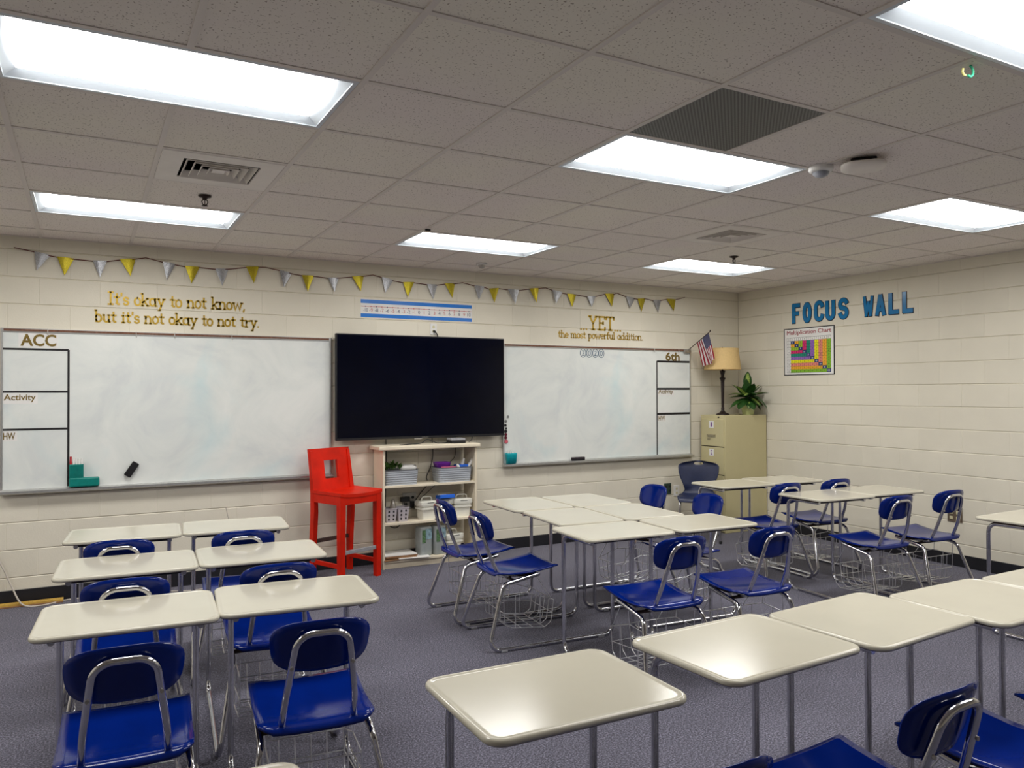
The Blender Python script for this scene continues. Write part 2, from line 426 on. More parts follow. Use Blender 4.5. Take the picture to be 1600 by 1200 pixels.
def add_num(mb, body, cx, z0, z1, place, mi=0, lift=0., wmax=1.):
    key = (body, 0., 0.)
    if key not in TM: TM[key] = text_mesh(body)
    vs = TM[key][0]; xs_ = [v.x for v in vs]
    hw = min((max(xs_) - min(xs_)) / .73 * (z1 - z0) / 2, wmax)
    add_text(mb, body, cx - hw, z0, cx + hw, z1, place, mi, 0., 0., lift)
def arc(cx, cy, rx, ry, a0, a1, n=10):
    return [(cx + rx * math.cos(R(a0 + (a1 - a0) * k / n)), cy + ry * math.sin(R(a0 + (a1 - a0) * k / n))) for k in range(n + 1)]
def H(x0, x1, y): return [(x0, y), (x1, y)]
GL = {
 'o': (.56, [arc(.26, .31, .23, .31, 90, 450, 16)]),
 'n': (.66, [[(.1, 0), (.1, .6)], [(.1, .4)] + arc(.3, .38, .2, .24, 160, 0) + [(.5, 0)], H(0, .1, .6), H(.0, .2, 0), H(.4, .6, 0)]),
 'm': (1.0, [[(.1, 0), (.1, .6)], [(.1, .4)] + arc(.28, .38, .18, .24, 160, 0) + [(.46, 0)], arc(.64, .38, .18, .24, 170, 0) + [(.82, 0)], H(0, .1, .6), H(0, .2, 0), H(.38, .54, 0), H(.74, .92, 0)]),
 'h': (.66, [[(.1, 0), (.1, 1)], [(.1, .4)] + arc(.3, .38, .2, .24, 160, 0) + [(.5, 0)], H(0, .1, 1), H(.0, .2, 0), H(.4, .6, 0)]),
 't': (.46, [[(.2, .88), (.2, .14)] + arc(.32, .14, .12, .12, 180, 300, 5), H(.02, .4, .6)]),
 'k': (.64, [[(.1, 0), (.1, 1)], [(.5, .6), (.1, .25)], [(.22, .36), (.52, 0)], H(0, .1, 1), H(0, .2, 0), H(.42, .62, 0), H(.4, .58, .6)]),
 'a': (.66, [arc(.26, .31, .22, .3, 30, 390, 16), [(.5, .6), (.5, 0)], H(.5, .62, 0), H(.42, .5, .6)]),
 'y': (.62, [[(.08, .6), (.3, .02)], [(.52, .6), (.17, -.33)], H(-.02, .18, .6), H(.42, .62, .6), H(.07, .24, -.33)]),
 's': (.46, [arc(.22, .46, .17, .15, 20, 250, 9) + arc(.22, .155, .18, .155, 70, -160, 9)[0:]]),
 'w': (.9, [[(.06, .6), (.24, 0), (.42, .56), (.6, 0), (.78, .6)], H(-.03, .15, .6), H(.7, .88, .6)]),
 'b': (.62, [[(.1, 0), (.1, 1)], arc(.28, .31, .22, .31, 160, -160, 14), H(0, .1, 1)]),
 'u': (.66, [[(.1, .6), (.1, .24)] + arc(.29, .24, .19, .24, 180, 350), [(.5, .6), (.5, 0)], H(0, .1, .6), H(.4, .5, .6), H(.5, .6, 0)]),
 'i': (.34, [[(.15, .6), (.15, 0)], H(.03, .15, .6), H(.03, .27, 0), [(.15, .80), (.15, .88)]]),
 'r': (.52, [[(.12, .6), (.12, 0)], [(.12, .36)] + arc(.34, .38, .2, .2, 150, 60, 6), H(.02, .12, .6), H(.02, .24, 0)]),
 'p': (.64, [[(.1, .6), (.1, -.33)], arc(.28, .31, .22, .31, 160, -160, 14), H(0, .1, .6), H(0, .2, -.33)]),
 'e': (.54, [[(.05, .33), (.46, .33)] + arc(.26, .31, .21, .31, 5, 320, 14)]),
 'f': (.44, [[(.14, 0), (.14, .78)] + arc(.28, .78, .14, .2, 180, 50, 6), H(.0, .34, .6), H(.04, .26, 0)]),
 'l': (.32, [[(.13, 1), (.13, 0)], H(.02, .13, 1), H(.02, .25, 0)]),
 'd': (.66, [arc(.26, .31, .22, .31, 20, 340, 14), [(.5, 1), (.5, 0)], H(.4, .5, 1), H(.5, .6, 0)]),
 'I': (.5, [[(.22, 0), (.22, 1)], H(.04, .4, 0), H(.04, .4, 1)]),
 'Y': (.86, [[(.06, 1), (.38, .48), (.38, 0)], [(.70, 1), (.38, .48)], H(-.04, .2, 1), H(.58, .82, 1), H(.24, .54, 0)]),
 'E': (.8, [[(.16, 0), (.16, 1)], H(.02, .66, 1), H(.02, .68, 0), H(.16, .5, .52), [(.66, 1), (.66, .84)], [(.68, 0), (.68, .18)], [(.5, .43), (.5, .61)]]),
 'T': (.8, [[(.38, 0), (.38, 1)], H(.02, .74, 1), H(.24, .54, 0), [(.02, 1), (.02, .82)], [(.74, 1), (.74, .82)]]),
 "'": (.24, [[(.1, .95), (.09, .72)]]),
 ',': (.26, [[(.12, .06), (.05, -.16)]]),
 '.': (.26, [[(.08, .04), (.12, .04)]]),
 ' ': (.40, []),
}
def ribbon(mb, pts, t, place, depth):
    n = len(pts); L_, R_ = [], []
    for i in range(n):
        a = pts[max(0, i - 1)]; b = pts[min(n - 1, i + 1)]
        dx, dy = b[0] - a[0], b[1] - a[1]; l = math.hypot(dx, dy) or 1; nx, ny = -dy / l, dx / l
        k = t / 2
        if 0 < i < n - 1:
            d1 = (pts[i][0] - a[0], pts[i][1] - a[1]); l1 = math.hypot(*d1) or 1
            c = abs((-d1[1] / l1) * nx + (d1[0] / l1) * ny); k = min(t / 2 / max(c, .3), t)
        ex, ey = 0, 0
        if i == 0: ex, ey = -dx / l * t * .35, -dy / l * t * .35
        if i == n - 1: ex, ey = dx / l * t * .35, dy / l * t * .35
        L_.append((pts[i][0] + nx * k + ex, pts[i][1] + ny * k + ey)); R_.append((pts[i][0] - nx * k + ex, pts[i][1] - ny * k + ey))
    vs = [place(x, y, depth) for x, y in L_ + R_] + [place(x, y, 0.0005) for x, y in L_ + R_]
    fs = []
    for i in range(n - 1):
        fs.append([i, i + 1, n + i + 1, n + i]); fs.append([i, i + 1, 2 * n + i + 1, 2 * n + i]); fs.append([n + i, n + i + 1, 3 * n + i + 1, 3 * n + i])
    mb.add(vs, fs, 0)
def slab_phrase(parent, body, x0, x1, zbase, h, t, place, m):
    tot = sum(GL[c][0] for c in body); sx = (x1 - x0) / tot; x = x0
    for c in body:
        w, st = GL[c]
        if st:
            mb = MB()
            for s_ in st: ribbon(mb, [(x + px * sx, zbase + py * h) for px, py in s_], t, place, .003)
            mb.build('letter', m, parent)
        x += w * sx
frontp = lambda u, z, d: (u, YF - .0005 - d, z)
rightp = lambda u, z, d: (XR - .0005 - d, -u, z)     # u = -y so that text reads left to right

# ================================================================== SETTING
def plane_obj(name, a, b, c, d, m):
    return structure(MB().quad(a, b, c, d).build(name, m))
structure(MB().box((XL - .2, YB - .2, -.1), (XR + .2, YF + .2, 0)).build('floor', M['carpet']))
def block_mesh(mb, u0, u1, shift, place, e=.0058, dep=.0085):
    # courses of painted blocks with V shaped struck joints; place(u, z, depth)
    H_, W_ = .2032, .4064; r = 0; z = 0.
    while z < ZC + .02:
        off = (W_ / 2 if r % 2 == 0 else 0.)
        k = math.floor((u0 + shift + off) / W_)
        while k * W_ - shift - off < u1:
            a, b = max(u0, k * W_ - shift - off), min(u1, (k + 1) * W_ - shift - off); k += 1
            if b - a < .02: continue
            z1 = z + H_
            et, eb, ev, dv_ = .0095, .0022, .004, .0022     # weathered bed joints, almost flush head joints
            if z < .01: eb = .0022
            P_ = [place(a, z, dep), place(b, z, dep), place(b, z + eb, dv_), place(b - ev, z + eb, 0), place(a + ev, z + eb, 0), place(a, z + eb, dv_),
                  place(a, z1, dep), place(b, z1, dep), place(b, z1 - et, dv_), place(b - ev, z1 - et, 0), place(a + ev, z1 - et, 0), place(a, z1 - et, dv_)]
            mb.add(P_, [[4, 3, 9, 10], [5, 4, 10, 11], [3, 2, 8, 9], [0, 1, 3, 4], [0, 4, 5], [1, 2, 3], [10, 9, 7, 6], [11, 10, 6], [9, 8, 7]])
        z += H_; r += 1
    return mb
mb = MB().box((XL - .2, YF + .0085, 0), (XR + .2, YF + .15, ZC + .3))
structure(block_mesh(mb, XL, XR + .001, .310, lambda u, z, d: (u, YF + d, z)).build('wall_front', M['wall_f']))
mb = MB().box((XR + .0085, YB - .2, 0), (XR + .15, YF, ZC + .3))
structure(block_mesh(mb, YB, YF + .001, .319, lambda u, z, d: (XR + d, u, z)).build('wall_right', M['wall_r']))
structure(MB().box((XL - .15, YB - .2, 0), (XL, YF, ZC + .3)).build('wall_left', M['wall_o2']))
structure(MB().box((XL, YB - .15, 0), (XR, YB, ZC + .3)).build('wall_back', M['wall_o']))
structure(MB().box((XL, YF - .011, 0), (XR - .011, YF, .109), .004).build('baseboard_front', M['base']))
structure(MB().box((XR - .011, YB, 0), (XR, YF, .109), .004).build('baseboard_right', M['base']))
structure(MB().box((XL, YB, 0), (XL + .011, YF - .011, .109), .004).build('baseboard_left', M['base']))
structure(MB().box((XL + .011, YB, 0), (XR - .011, YB + .011, .109), .004).build('baseboard_back', M['base']))

# ceiling: tiles and grid, with holes for the fixtures
xs = [XL] + [GX0 + G * k for k in range(-5, 11) if XL < GX0 + G * k < XR] + [XR]
ys = [YB] + [GY0 + G * k for k in range(-5, 11) if YB < GY0 + G * k < YF] + [YF]
LX = [-2.7395, -.3011, 2.1373, 4.5757]                      # left edges of the light columns
LY = [5.270, 2.8316, 1.0028, -1.4356]                       # near edges of the light rows
lights = [(x, y) for x in LX for y in LY if not (y == LY[3] or (y == LY[2] and x in LX[:2]))]  # includes unseen panels, added along the same grid to light the room
VENT = (2.1373, 2.2220); DIFF = [(.3085, 4.0508), (3.9661, 4.0508)]
def in_hole(cx, cy):
    for x, y in lights:
        if x < cx < x + 2 * G and y < cy < y + G: return True
    for x, y in [VENT] + DIFF:
        if x < cx < x + G and y < cy < y + G: return True
    return False
mb = MB()
for i in range(len(xs) - 1):
    for j in range(len(ys) - 1):
        if in_hole((xs[i] + xs[i + 1]) / 2, (ys[j] + ys[j + 1]) / 2): continue
        mb.box((xs[i], ys[j], ZC + .004), (xs[i + 1], ys[j + 1], ZC + .02))
structure(mb.build('ceiling', M['tile']))
mb = MB()
gw = .012
for x in xs[1:-1]:
    for j in range(len(ys) - 1):
        cy = (ys[j] + ys[j + 1]) / 2
        if in_hole(x - .01, cy) and in_hole(x + .01, cy): continue
        mb.box((x - gw, ys[j], ZC - .001), (x + gw, ys[j + 1], ZC + .006))
for y in ys[1:-1]:
    for i in range(len(xs) - 1):
        mb.box((xs[i], y - gw, ZC), (xs[i + 1], y + gw, ZC + .0062))
mb.box((XL, YF - .022, ZC - .002), (XR, YF, ZC + .006)); mb.box((XR - .022, YB, ZC - .0015), (XR, YF - .022, ZC + .006))
mb.box((XL, YB, ZC - .002), (XL + .022, YF - .022, ZC + .006)); mb.box((XL + .022, YB, ZC - .0015), (XR - .022, YB + .022, ZC + .006))
structure(mb.build('trim_1', M['grid']))

# ------------------------------------------------------------------ ceiling lights
def make_light():
    t = empty('ceiling_light'); W, D = 2 * G, G; e = .013
    def ring(i, z, r=.001): return [(x, y, z) for x, y in [(i, i), (W - i, i), (W - i, D - i), (i, D - i)]]
    mb = MB()   # enamel housing: flange, sloping sides up to the lens, box above
    mb.loft([ring(e, .0), ring(e + .018, -.001), ring(e + .020, .002), ring(e + .062, .026)], smooth=False, cap0=False, cap1=False)
    mb.loft([ring(e, .0), ring(e, .11)], smooth=False, cap0=False, cap1=True)
    mb.build('housing', M['troffer'], t)
    mb = MB(); i = e + .060
    n = 8; vs = []; fs = []
    for a in range(n + 1):
        for x in (i, W - i):
            u = a / n; vs.append((x, i + (D - 2 * i) * u, .025 - .014 * math.sin(PI * u)))
    for a in range(n): fs.append([2 * a, 2 * a + 1, 2 * a + 3, 2 * a + 2])
    mb.add(vs, fs, 0, True)
    mb.add([vs[2 * a] for a in range(n + 1)], [list(range(n + 1))], 0); mb.add([vs[2 * a + 1] for a in range(n + 1)], [list(range(n + 1))], 0)
    mb.build('lens', M['lens'], t)
    return t
LNAME = {
 (LX[1], LY[1]): 'big glaring ceiling light panel at upper left, nearest panel on the left side',
 (LX[1], LY[0]): 'lit ceiling panel above the left whiteboard near the front wall',
 (LX[2], LY[1]): 'lit ceiling panel directly beside the dark grey return grille',
 (LX[2], LY[0]): 'lit ceiling panel above the television and number line',
 (LX[3], LY[0]): 'small looking lit ceiling panel nearest the room corner with the flag',
 (LX[3], LY[1]): 'lit ceiling panel above the focus wall lettering at the right edge',
 (LX[2], LY[2]): 'lit ceiling panel in the top right corner with a plastic clip on its rim',
}
proto = make_light(); first = True
for x, y in lights:
    o = proto if first else copy_tree(proto); first = False
    o.location = (x, y, ZC)
    lab = LNAME.get((x, y), 'unseen lit ceiling panel beside the camera, added to light the room')
    tag(o, lab, 'ceiling light', 'recessed fluorescent ceiling panels')

# return grille
mb = MB().box((VENT[0] + .013, VENT[1] + .013, ZC + .001), (VENT[0] + G - .013, VENT[1] + G - .013, ZC + .012), .002)
tag(mb.build('return_grille', M['vent']), 'square dark grey perforated air grille in the ceiling beside a light panel', 'air vent')
# supply diffusers
def make_diffuser():
    t = empty('air_diffuser'); W = G - .026
    mb = MB(); a, b = 0., W; ia, ib = .105, W - .105
    def ring(i, z): return [(i, i, z), (W - i, i, z), (W - i, W - i, z), (i, W - i, z)]
    mb.loft([ring(0, 0), ring(.004, -.003), ring(.105, -.003), ring(.108, .004)], smooth=False, cap0=False, cap1=False)
    mb.build('face_plate', M['offwhite'], t)
    mb = MB().loft([ring(.108, .003), ring(.108, .09)], smooth=False, cap0=False, cap1=True)
    mb.build('duct', M['dark'], t)
    for k in range(4):
        i = .118 + k * .040
        mb = MB().loft([ring(i + .019, .030 - .002 * k), ring(i, -.004), ring(i + .003, -.006), ring(i + .022, .027 - .002 * k)], smooth=False, cap0=False, cap1=False)
        if k == 3: mb.loft([ring(i + .022, -.001), ring(i + .024, .004)], smooth=False)
        mb.build('louver', M['offwhite'], t)
    return t
d1 = make_diffuser(); d2 = copy_tree(d1)
for o, (x, y), lab in ((d1, DIFF[0], 'square white air diffuser with nested louvers, left side of the ceiling'),
                       (d2, DIFF[1], 'square white air diffuser with nested louvers above the right whiteboard end')):
    o.location = (x + .013, y + .013, ZC); tag(o, lab, 'air vent', 'square louvered ceiling diffusers')
# sprinklers
def make_sprinkler():
    t = empty('fire_sprinkler')
    MB().lathe([(.038, 0), (.036, -.006), (.016, -.012), (.012, -.02), (.009, -.026)], n=20).build('escutcheon', M['bronze'], t)
    mb = MB()
    for s in (-1, 1): mb.tube([(s * .010, 0, -.022), (s * .017, 0, -.034), (s * .012, 0, -.050), (0, 0, -.056)], .0032, 6)
    mb.tube([(0, 0, -.024), (0, 0, -.054)], .0028, 6)
    mb.build('frame', M['bronze'], t)
    MB().lathe([(.002, -.056), (.019, -.058), (.019, -.060), (.002, -.061)], n=16).build('deflector', M['bronze'], t)
    return t
s1 = make_sprinkler(); s2 = copy_tree(s1)
s1.location = (.619, 4.93, ZC); s1.scale = (1, 1, 1); tag(s1, 'bronze fire sprinkler hanging beside the left air diffuser', 'sprinkler', 'bronze ceiling sprinklers')
s2.location = (4.94, 5.0, ZC); tag(s2, 'bronze fire sprinkler hanging by the light panel near the room corner', 'sprinkler', 'bronze ceiling sprinklers')
# round sensor with clear dome
t = empty('motion_sensor', (3.37, 2.785, ZC + .004), 0, 'round white ceiling sensor with a clear domed lens at a light panel corner', 'sensor')
MB().lathe([(.062, 0), (.062, -.02), (.056, -.028), (.045, -.030)], n=28).build('base_ring', M['white'], t)
MB().lathe([(.044, -.028), (.042, -.040), (.032, -.052), (.018, -.058), (.001, -.060)], n=24).build('dome', M['clear'], t)
MB().lathe([(.036, -.026), (.030, -.040), (.012, -.048), (.001, -.05)], n=16).build('lens_insert', M['grayb'], t)
# wireless access point, hanging just off the ceiling
t = empty('access_point', (3.46, 2.60, ZC), R(40), 'white rounded square wireless access point hanging flat under the ceiling', 'access point')
loops = []
for w, r, z in ((.10, .02, -.022), (.20, .06, -.024), (.215, .07, -.030), (.20, .07, -.042), (.12, .05, -.050), (.03, .012, -.051)):
    loops.append([(x, y, z) for x, y in rrect(w, w, r)])
MB().loft(loops).build('cover', M['offwhite'], t)
MB().box((-.06, -.06, -.024), (.06, .06, 0), .004).build('bracket', M['blackp'], t)
# little recessed eye near the front wall, and a black hook
t = empty('ceiling_spotlight', (3.17, 6.36, ZC), 0, 'small shiny round fitting on the ceiling above the television', 'ceiling fitting')
MB().lathe([(.050, 0), (.048, -.008), (.034, -.012)], n=20).build('trim_ring', M['white'], t)
MB().lathe([(.033, -.008), (.030, -.030), (.018, -.040), (.001, -.042)], n=18).build('bulb', M['steel'], t)
MB().box((2.135, 5.17, ZC - .012), (2.165, 5.19, ZC - .001), .003)
tag(MB().box((2.13, 5.17, ZC - .014), (2.17, 5.188, ZC - .001), .003).build('ceiling_hook', M['blackp']), 'tiny black hook on the ceiling grid beside the light above the television', 'hook')
t = empty('plastic_clip', (2.775, 1.655, ZC), 0, 'small green and yellow plastic clip dangling from the ceiling by a light', 'clip')
MB().tube([(.012 + .020 * math.cos(a), 0, -.022 + .020 * math.sin(a)) for a in [R(q) for q in range(-120, 100, 20)]], .0045, 8).build('green_loop', M['clipg'], t)
MB().tube([(-.022, .004, -.018), (-.026, .004, -.030), (-.020, .004, -.040), (-.008, .004, -.040)], .0045, 8).build('yellow_loop', M['clipy'], t)

# ================================================================== COMBINATION DESKS
def make_desk():
    """local +y is the way the sitter faces; origin on the floor under the centre of the writing top"""
    t = empty('student_desk')
    W, D = .61, .47
    def lp(i, z, r=.055): return [(x, y, z) for x, y in rrect(W - 2 * i, D - 2 * i, max(r - i, .01), 6)]
    mb = MB().loft([lp(.012, .7265), lp(.005, .7268), lp(.0018, .7295), lp(0, .7335), lp(.0008, .7400), lp(.004, .7440), lp(.009, .7456), lp(.014, .7456), lp(.018, .7437), lp(.026, .7436)],
                   mis=[1, 1, 0, 0, 0, 0, 0, 0, 0], smooth=True)
    mb.build('desktop', [M['top'], M['topedge']], t)
    # two chrome side frames: top rail, front leg, floor runner, rear leg, seat rail
    for s in (-1, 1):
        hx = s * .24; hr = s * .185; he = s * .255
        path = [(hx, -.16, .708), (hx, .165, .708), (hx, .165, .0135), (he, -.700, .0135), (hr, -.575, .385), (hr, -.33, .430)]
        mb = MB().tube(fillet(path, [.055, .06, .055, .06], 7), .0127, 10)
        fr = mb.build('side_frame', M['chrome'], t)
        for yy in (.075, -.60):
            hh = hx + (he - hx) * (.165 - yy) / .865
            MB().box((hh - .014, yy - .022, 0), (hh + .014, yy + .022, .016), .004).build('glide', M['grey_glide'], fr)
    mb = MB(); mb.box((-.235, -.135, .700), (.235, -.105, .722), .003); mb.box((-.20, -.03, .694), (-.16, .10, .722), .003); mb.box((.16, -.03, .694), (.20, .10, .722), .003)
    mb.build('top_bracket', M['blackp'], t)
    # seat
    prof = [(-.618, .438), (-.608, .452), (-.58, .4545), (-.53, .449), (-.46, .446), (-.39, .448), (-.32, .457), (-.26, .466), (-.222, .475), (-.206, .477)]
    def half(y):
        if y < -.56: 
            k = min(1, (-.56 - y) / .058); return .150 + .048 * math.sqrt(max(0, 1 - k * k))
        return .198 + .002 * (y + .56) / .36
    n = 12; loops = []
    vs = []; 
    for y, z in prof:
        hw = half(y)
        for k in range(n + 1):
            u = -1 + 2 * k / n; vs.append((u * hw, y, z + .004 * abs(u) ** 3 - .003 * (1 - u * u)))
    N_ = len(prof); top = vs; bot = [(x, y, z - .009) for x, y, z in vs]
    mb = MB(); o = len(top); fs = []
    for i in range(N_ - 1):
        for k in range(n):
            a = i * (n + 1) + k; fs.append([a, a + 1, a + n + 2, a + n + 1]); fs.append([o + a, o + a + n + 1, o + a + n + 2, o + a + 1])
    for i in range(N_ - 1):
        for k, fl in ((0, 0), (n, 1)):
            a = i * (n + 1) + k; fs.append([a, a + n + 1, o + a + n + 1, o + a])
    for k in range(n):
        for i in (0, N_ - 1):
            a = i * (n + 1) + k; fs.append([a, a + 1, o + a + 1, o + a])
    mb.add(top + bot, fs, 0, True); mb.build('seat', M['blue'], t)
    # back shell, curved forwards at both ends, tipped back
    zc, yc = .727, -.667
    def shell(u, v, d):      # u,v in -1..1 disc coordinates
        q = 3.3
        a = math.atan2(v, u); r = math.hypot(u, v)
        c, s_ = math.cos(a), math.sin(a)
        ru = 1 / ((abs(c) ** q + abs(s_) ** q) ** (1 / q))
        x = r * c * ru; z = r * s_ * ru
        X = x * (.163 + .010 * z); Z = z * .087 + .006 * (1 - x * x) * (z > 0)
        Y = .034 * x * x - Z * .26 + d
        return (X, yc + Y, zc + Z)
    rings = 5; m = 36
    for_d = []
    mb = MB(); front = []; back = []
    for ri in range(rings + 1):
        r = ri / rings
        for k in range(m):
            a = 2 * PI * k / m
            edge = .5 if ri == rings else 1.
            front.append(shell(r * math.cos(a), r * math.sin(a), .0045 * edge)); back.append(shell(r * math.cos(a), r * math.sin(a), -.0045 * edge))
    fs = []; o = len(front)
    for ri in range(rings):
        for k in range(m):
            l = (k + 1) % m; A = ri * m
            fs.append([A + k, A + l, A + m + l, A + m + k]); fs.append([o + A + k, o + A + m + k, o + A + m + l, o + A + l])
    A = rings * m
    for k in range(m):
        l = (k + 1) % m; fs.append([A + k, A + l, o + A + l, o + A + k])
    mb.add(front + back, fs, 0, True); mb.build('backrest', M['blue'], t)
    # chrome hoop behind it
    P = [(.115, -.40, .418), (.122, -.575, .425), (.112, -.637, .56), (.082, -.700, .780), (-.082, -.700, .780), (-.112, -.637, .56), (-.122, -.575, .425), (-.115, -.40, .418)]
    pts = fillet([Vector(p) for p in P], [.045, .5, .06, .06, .5, .045], 7)
    hoop = MB().tube(pts, .0120, 10).build('back_hoop', M['chrome'], t)
    for s in (-1, 1):
        MB().lathe([(.006, -.004), (.006, .001), (.003, .003)], (s * .099, -.681, .668), 10, axis='y').build('screw', M['steel'], hoop)
    mb = MB(); mb.tube([(-.185, -.50, .402), (.185, -.50, .402)], .010, 8); mb.tube([(-.185, -.36, .424), (.185, -.36, .424)], .010, 8)
    mb.box((-.16, -.46, .418), (-.10, -.34, .440), .003); mb.box((.10, -.46, .418), (.16, -.34, .440), .003)
    mb.build('seat_brace', M['bronze'], t)
    # wire book basket under the seat
    mb = MB(); w = .0026; bw = .155
    for x in (-bw, -.09, -.03, .03, .09, bw):
        mb.tube(fillet([(x, -.56, .385 if abs(x) > .1 else .30), (x, -.555, .13), (x, -.50, .105), (x, -.28, .085), (x, -.235, .115), (x, -.215, .25)], .02, 3), w, 5)
    for y, z in ((-.556, .30), (-.556, .20), (-.53, .115), (-.44, .10), (-.36, .093), (-.28, .086), (-.227, .17), (-.215, .25)):
        mb.tube([(-bw, y, z), (bw, y, z)], w, 5)
    for s in (-1, 1):
        mb.tube([(s * bw, -.556, .30), (s * bw, -.40, .31), (s * bw, -.215, .25)], w, 5)
        mb.tube([(s * bw, -.556, .20), (s * bw, -.222, .17)], w, 5)
        mb.tube(fillet([(s * bw, -.40, .31), (s * .165, -.40, .425)], .01), w, 5)
        mb.tube([(s * bw, -.23, .255), (s * .165, -.35, .428)], w, 5)
        for y in (-.48, -.31): mb.tube(fillet([(s * bw, y, .305 if y < -.4 else .28), (s * bw, y, .10)], .01), w, 5)
    mb.build('book_basket', M['wire'], t)
    return t

ROWL = 'student desks in the two left columns'; ROWM = 'student desks pushed together in the middle cluster'
ROWF = 'student desks in the front row at lower right'; ROWR = 'student desks in the right rear group'
DESKS = [  # name, x, y, heading (deg, 0 = faces the front wall), label, group
 ('L3', 0.146, 3.260, -3.5, 'student desk in the left column, its blue chair fully in view at bottom left', ROWL),
 ('L2', 0.182, 4.193, -3.2, 'student desk in the left column, third row from the bottom of the photo', ROWL),
 ('L1', 0.205, 5.130, -4.5, 'student desk in the left column nearest the left whiteboard', ROWL),
 ('L4', .105, 1.555, -2., 'student desk of which only a top corner shows at the bottom edge', ROWL),
 ('R3', 0.756, 3.236, -5.8, 'nearest desk of the second left column, blue chair back beside the open aisle', ROWL),
 ('R2', 0.795, 4.168, -3.8, 'middle desk of the second left column, close to the red stool', ROWL),
 ('R1', 0.822, 5.100, -5.5, 'farthest desk of the second left column, below the left whiteboard end', ROWL),
 ('A', 1.139, 1.849, -1.3, 'beige topped desk standing apart at bottom centre, nearest to the viewer', ROWF),
 ('B', 1.885, 1.871, 3.0, 'second desk of the front row, its blue chair back standing at bottom right', ROWF),
 ('C', 2.508, 1.868, 4.5, 'third desk of the front row, with the blue seat at the bottom right edge', ROWF),
 ('D', 3.118, 1.805, 1.0, 'fourth desk of the front row, touching the right edge of the photo', ROWF),
 ('E', 3.734, 1.795, 1.0, 'last desk of the front row, mostly cut off by the right edge', ROWF),
 ('N3', 2.752, 3.785, -3.1, 'nearest left desk of the middle cluster, sitter facing the whiteboards', ROWM),
 ('N4', 3.391, 3.759, -3., 'nearest right desk of the middle cluster, sitter facing the whiteboards', ROWM),
 ('M2', 2.832, 4.353, -94.9, 'middle cluster desk facing right, the nearer of the two left side chairs', ROWM),
 ('M1', 2.852, 4.985, -91.7, 'middle cluster desk facing right, chair in front of the bookcase', ROWM),
 ('O1', 3.338, 4.940, 88.7, 'middle cluster desk facing left, chair back nearest the right whiteboard', ROWM),
 ('O2', 3.316, 4.325, 86., 'middle cluster desk facing left, chair back nearer the right group', ROWM),
 ('P1', 5.085, 5.175, -4.0, 'back left desk of the right group, in front of the filing cabinet', ROWR),
 ('P2', 5.700, 5.175, -5.0, 'back right desk of the right group, close to the block wall', ROWR),
 ('Q1', 5.160, 4.235, -4.0, 'front left desk of the right group, chair with wire basket in view', ROWR),
 ('Q2', 5.775, 4.235, -4.0, 'front right desk of the right group, chair back beside the brown wall outlet', ROWR),
 ('Z', 5.385, 2.800, 1.8, 'desk cut off at the right edge with a bent chrome leg, by the wall', ROWR),
]
proto = make_desk()
for i, (k, x, y, a, lab, grp) in enumerate(DESKS):
    o = proto if i == 0 else copy_tree(proto)
    o.location = (x, y, 0); o.rotation_euler = (0, 0, R(a)); tag(o, lab, 'desk', grp)

# ================================================================== FRONT WALL
def whiteboard(x0, x1, zb, zt, label, cols, side):
    t = empty('whiteboard', (x0, YF, zb), 0, label, 'whiteboard', 'wall whiteboards')
    O = Vector((x0, YF, zb)); W = x1 - x0; Hh = zt - zb
    def B(name, lo, hi, m, bev=0., par=t):
        return MB().box(lo, hi, bev).build(name, m, par)
    B('panel', (.012, -.018, .02), (W - .012, -.002, Hh - .02), M['board'])
    mb = MB()
    mb.box((0, -.024, 0), (.016, 0, Hh), .002); mb.box((W - .016, -.024, 0), (W, 0, Hh), .002)
    mb.box((.016, -.022, .0), (W - .016, 0, .022), .002); mb.box((0, -.026, Hh - .026), (W, 0, Hh + .004), .002)
    mb.build('frame', M['alu'], t)
    B('map_rail', (.02, -.030, Hh - .018), (W - .02, -.0255, Hh - .002), M['cork'])
    mb = MB().loft([[(x, -.020, .020), (x, -.062, .006), (x, -.070, .012), (x, -.072, .012), (x, -.072, -.004), (x, -.060, -.012), (x, -.02, -.010)] for x in (-.004, W + .006)], smooth=False)
    mb.build('marker_tray', M['alu'], t)
    for hx in (.30, .90, 1.18, 1.62) if side == 0 else (1.9, 2.25):
        mb = MB().tube([(hx, -.031, Hh + .004), (hx, -.036, Hh - .012), (hx, -.033, Hh - .034), (hx + .002, -.040, Hh - .040)], .0028, 6); mb.build('map_hook', M['steel'], t)
    loc = lambda wx, wz: (wx - x0, wz - zb)
    for (ax, az, bx, bz) in cols:
        a = loc(ax, az); b = loc(bx, bz); q = .0075
        if abs(a[0] - b[0]) < .05: mb = MB().box((min(a[0], b[0]) - q, -.0192, min(a[1], b[1])), (max(a[0], b[0]) + q, -.0178, max(a[1], b[1])))
        else: mb = MB().box((min(a[0], b[0]), -.0194, min(a[1], b[1]) - q), (max(a[0], b[0]), -.0178, max(a[1], b[1]) + q))
        mb.build('tape_line', M['tape'], t)
    return t
wb1 = whiteboard(-.551, 1.908, .832, 2.046, 'large left whiteboard with ACC, Activity and HW boxes taped off',
    [(-.545, 1.895, -.115, 1.895), (-.545, 1.577, -.115, 1.577), (-.545, 1.297, -.115, 1.297), (-.115, .858, -.115, 1.895)], 0)
wb2 = whiteboard(3.632, 6.066, .838, 2.043, 'large right whiteboard with 6th, Activity and HW boxes and 2020',
    [(5.580, 1.905, 6.052, 1.898), (5.580, 1.600, 6.052, 1.592), (5.580, 1.321, 6.052, 1.312), (5.578, .862, 5.578, 1.905)], 1)
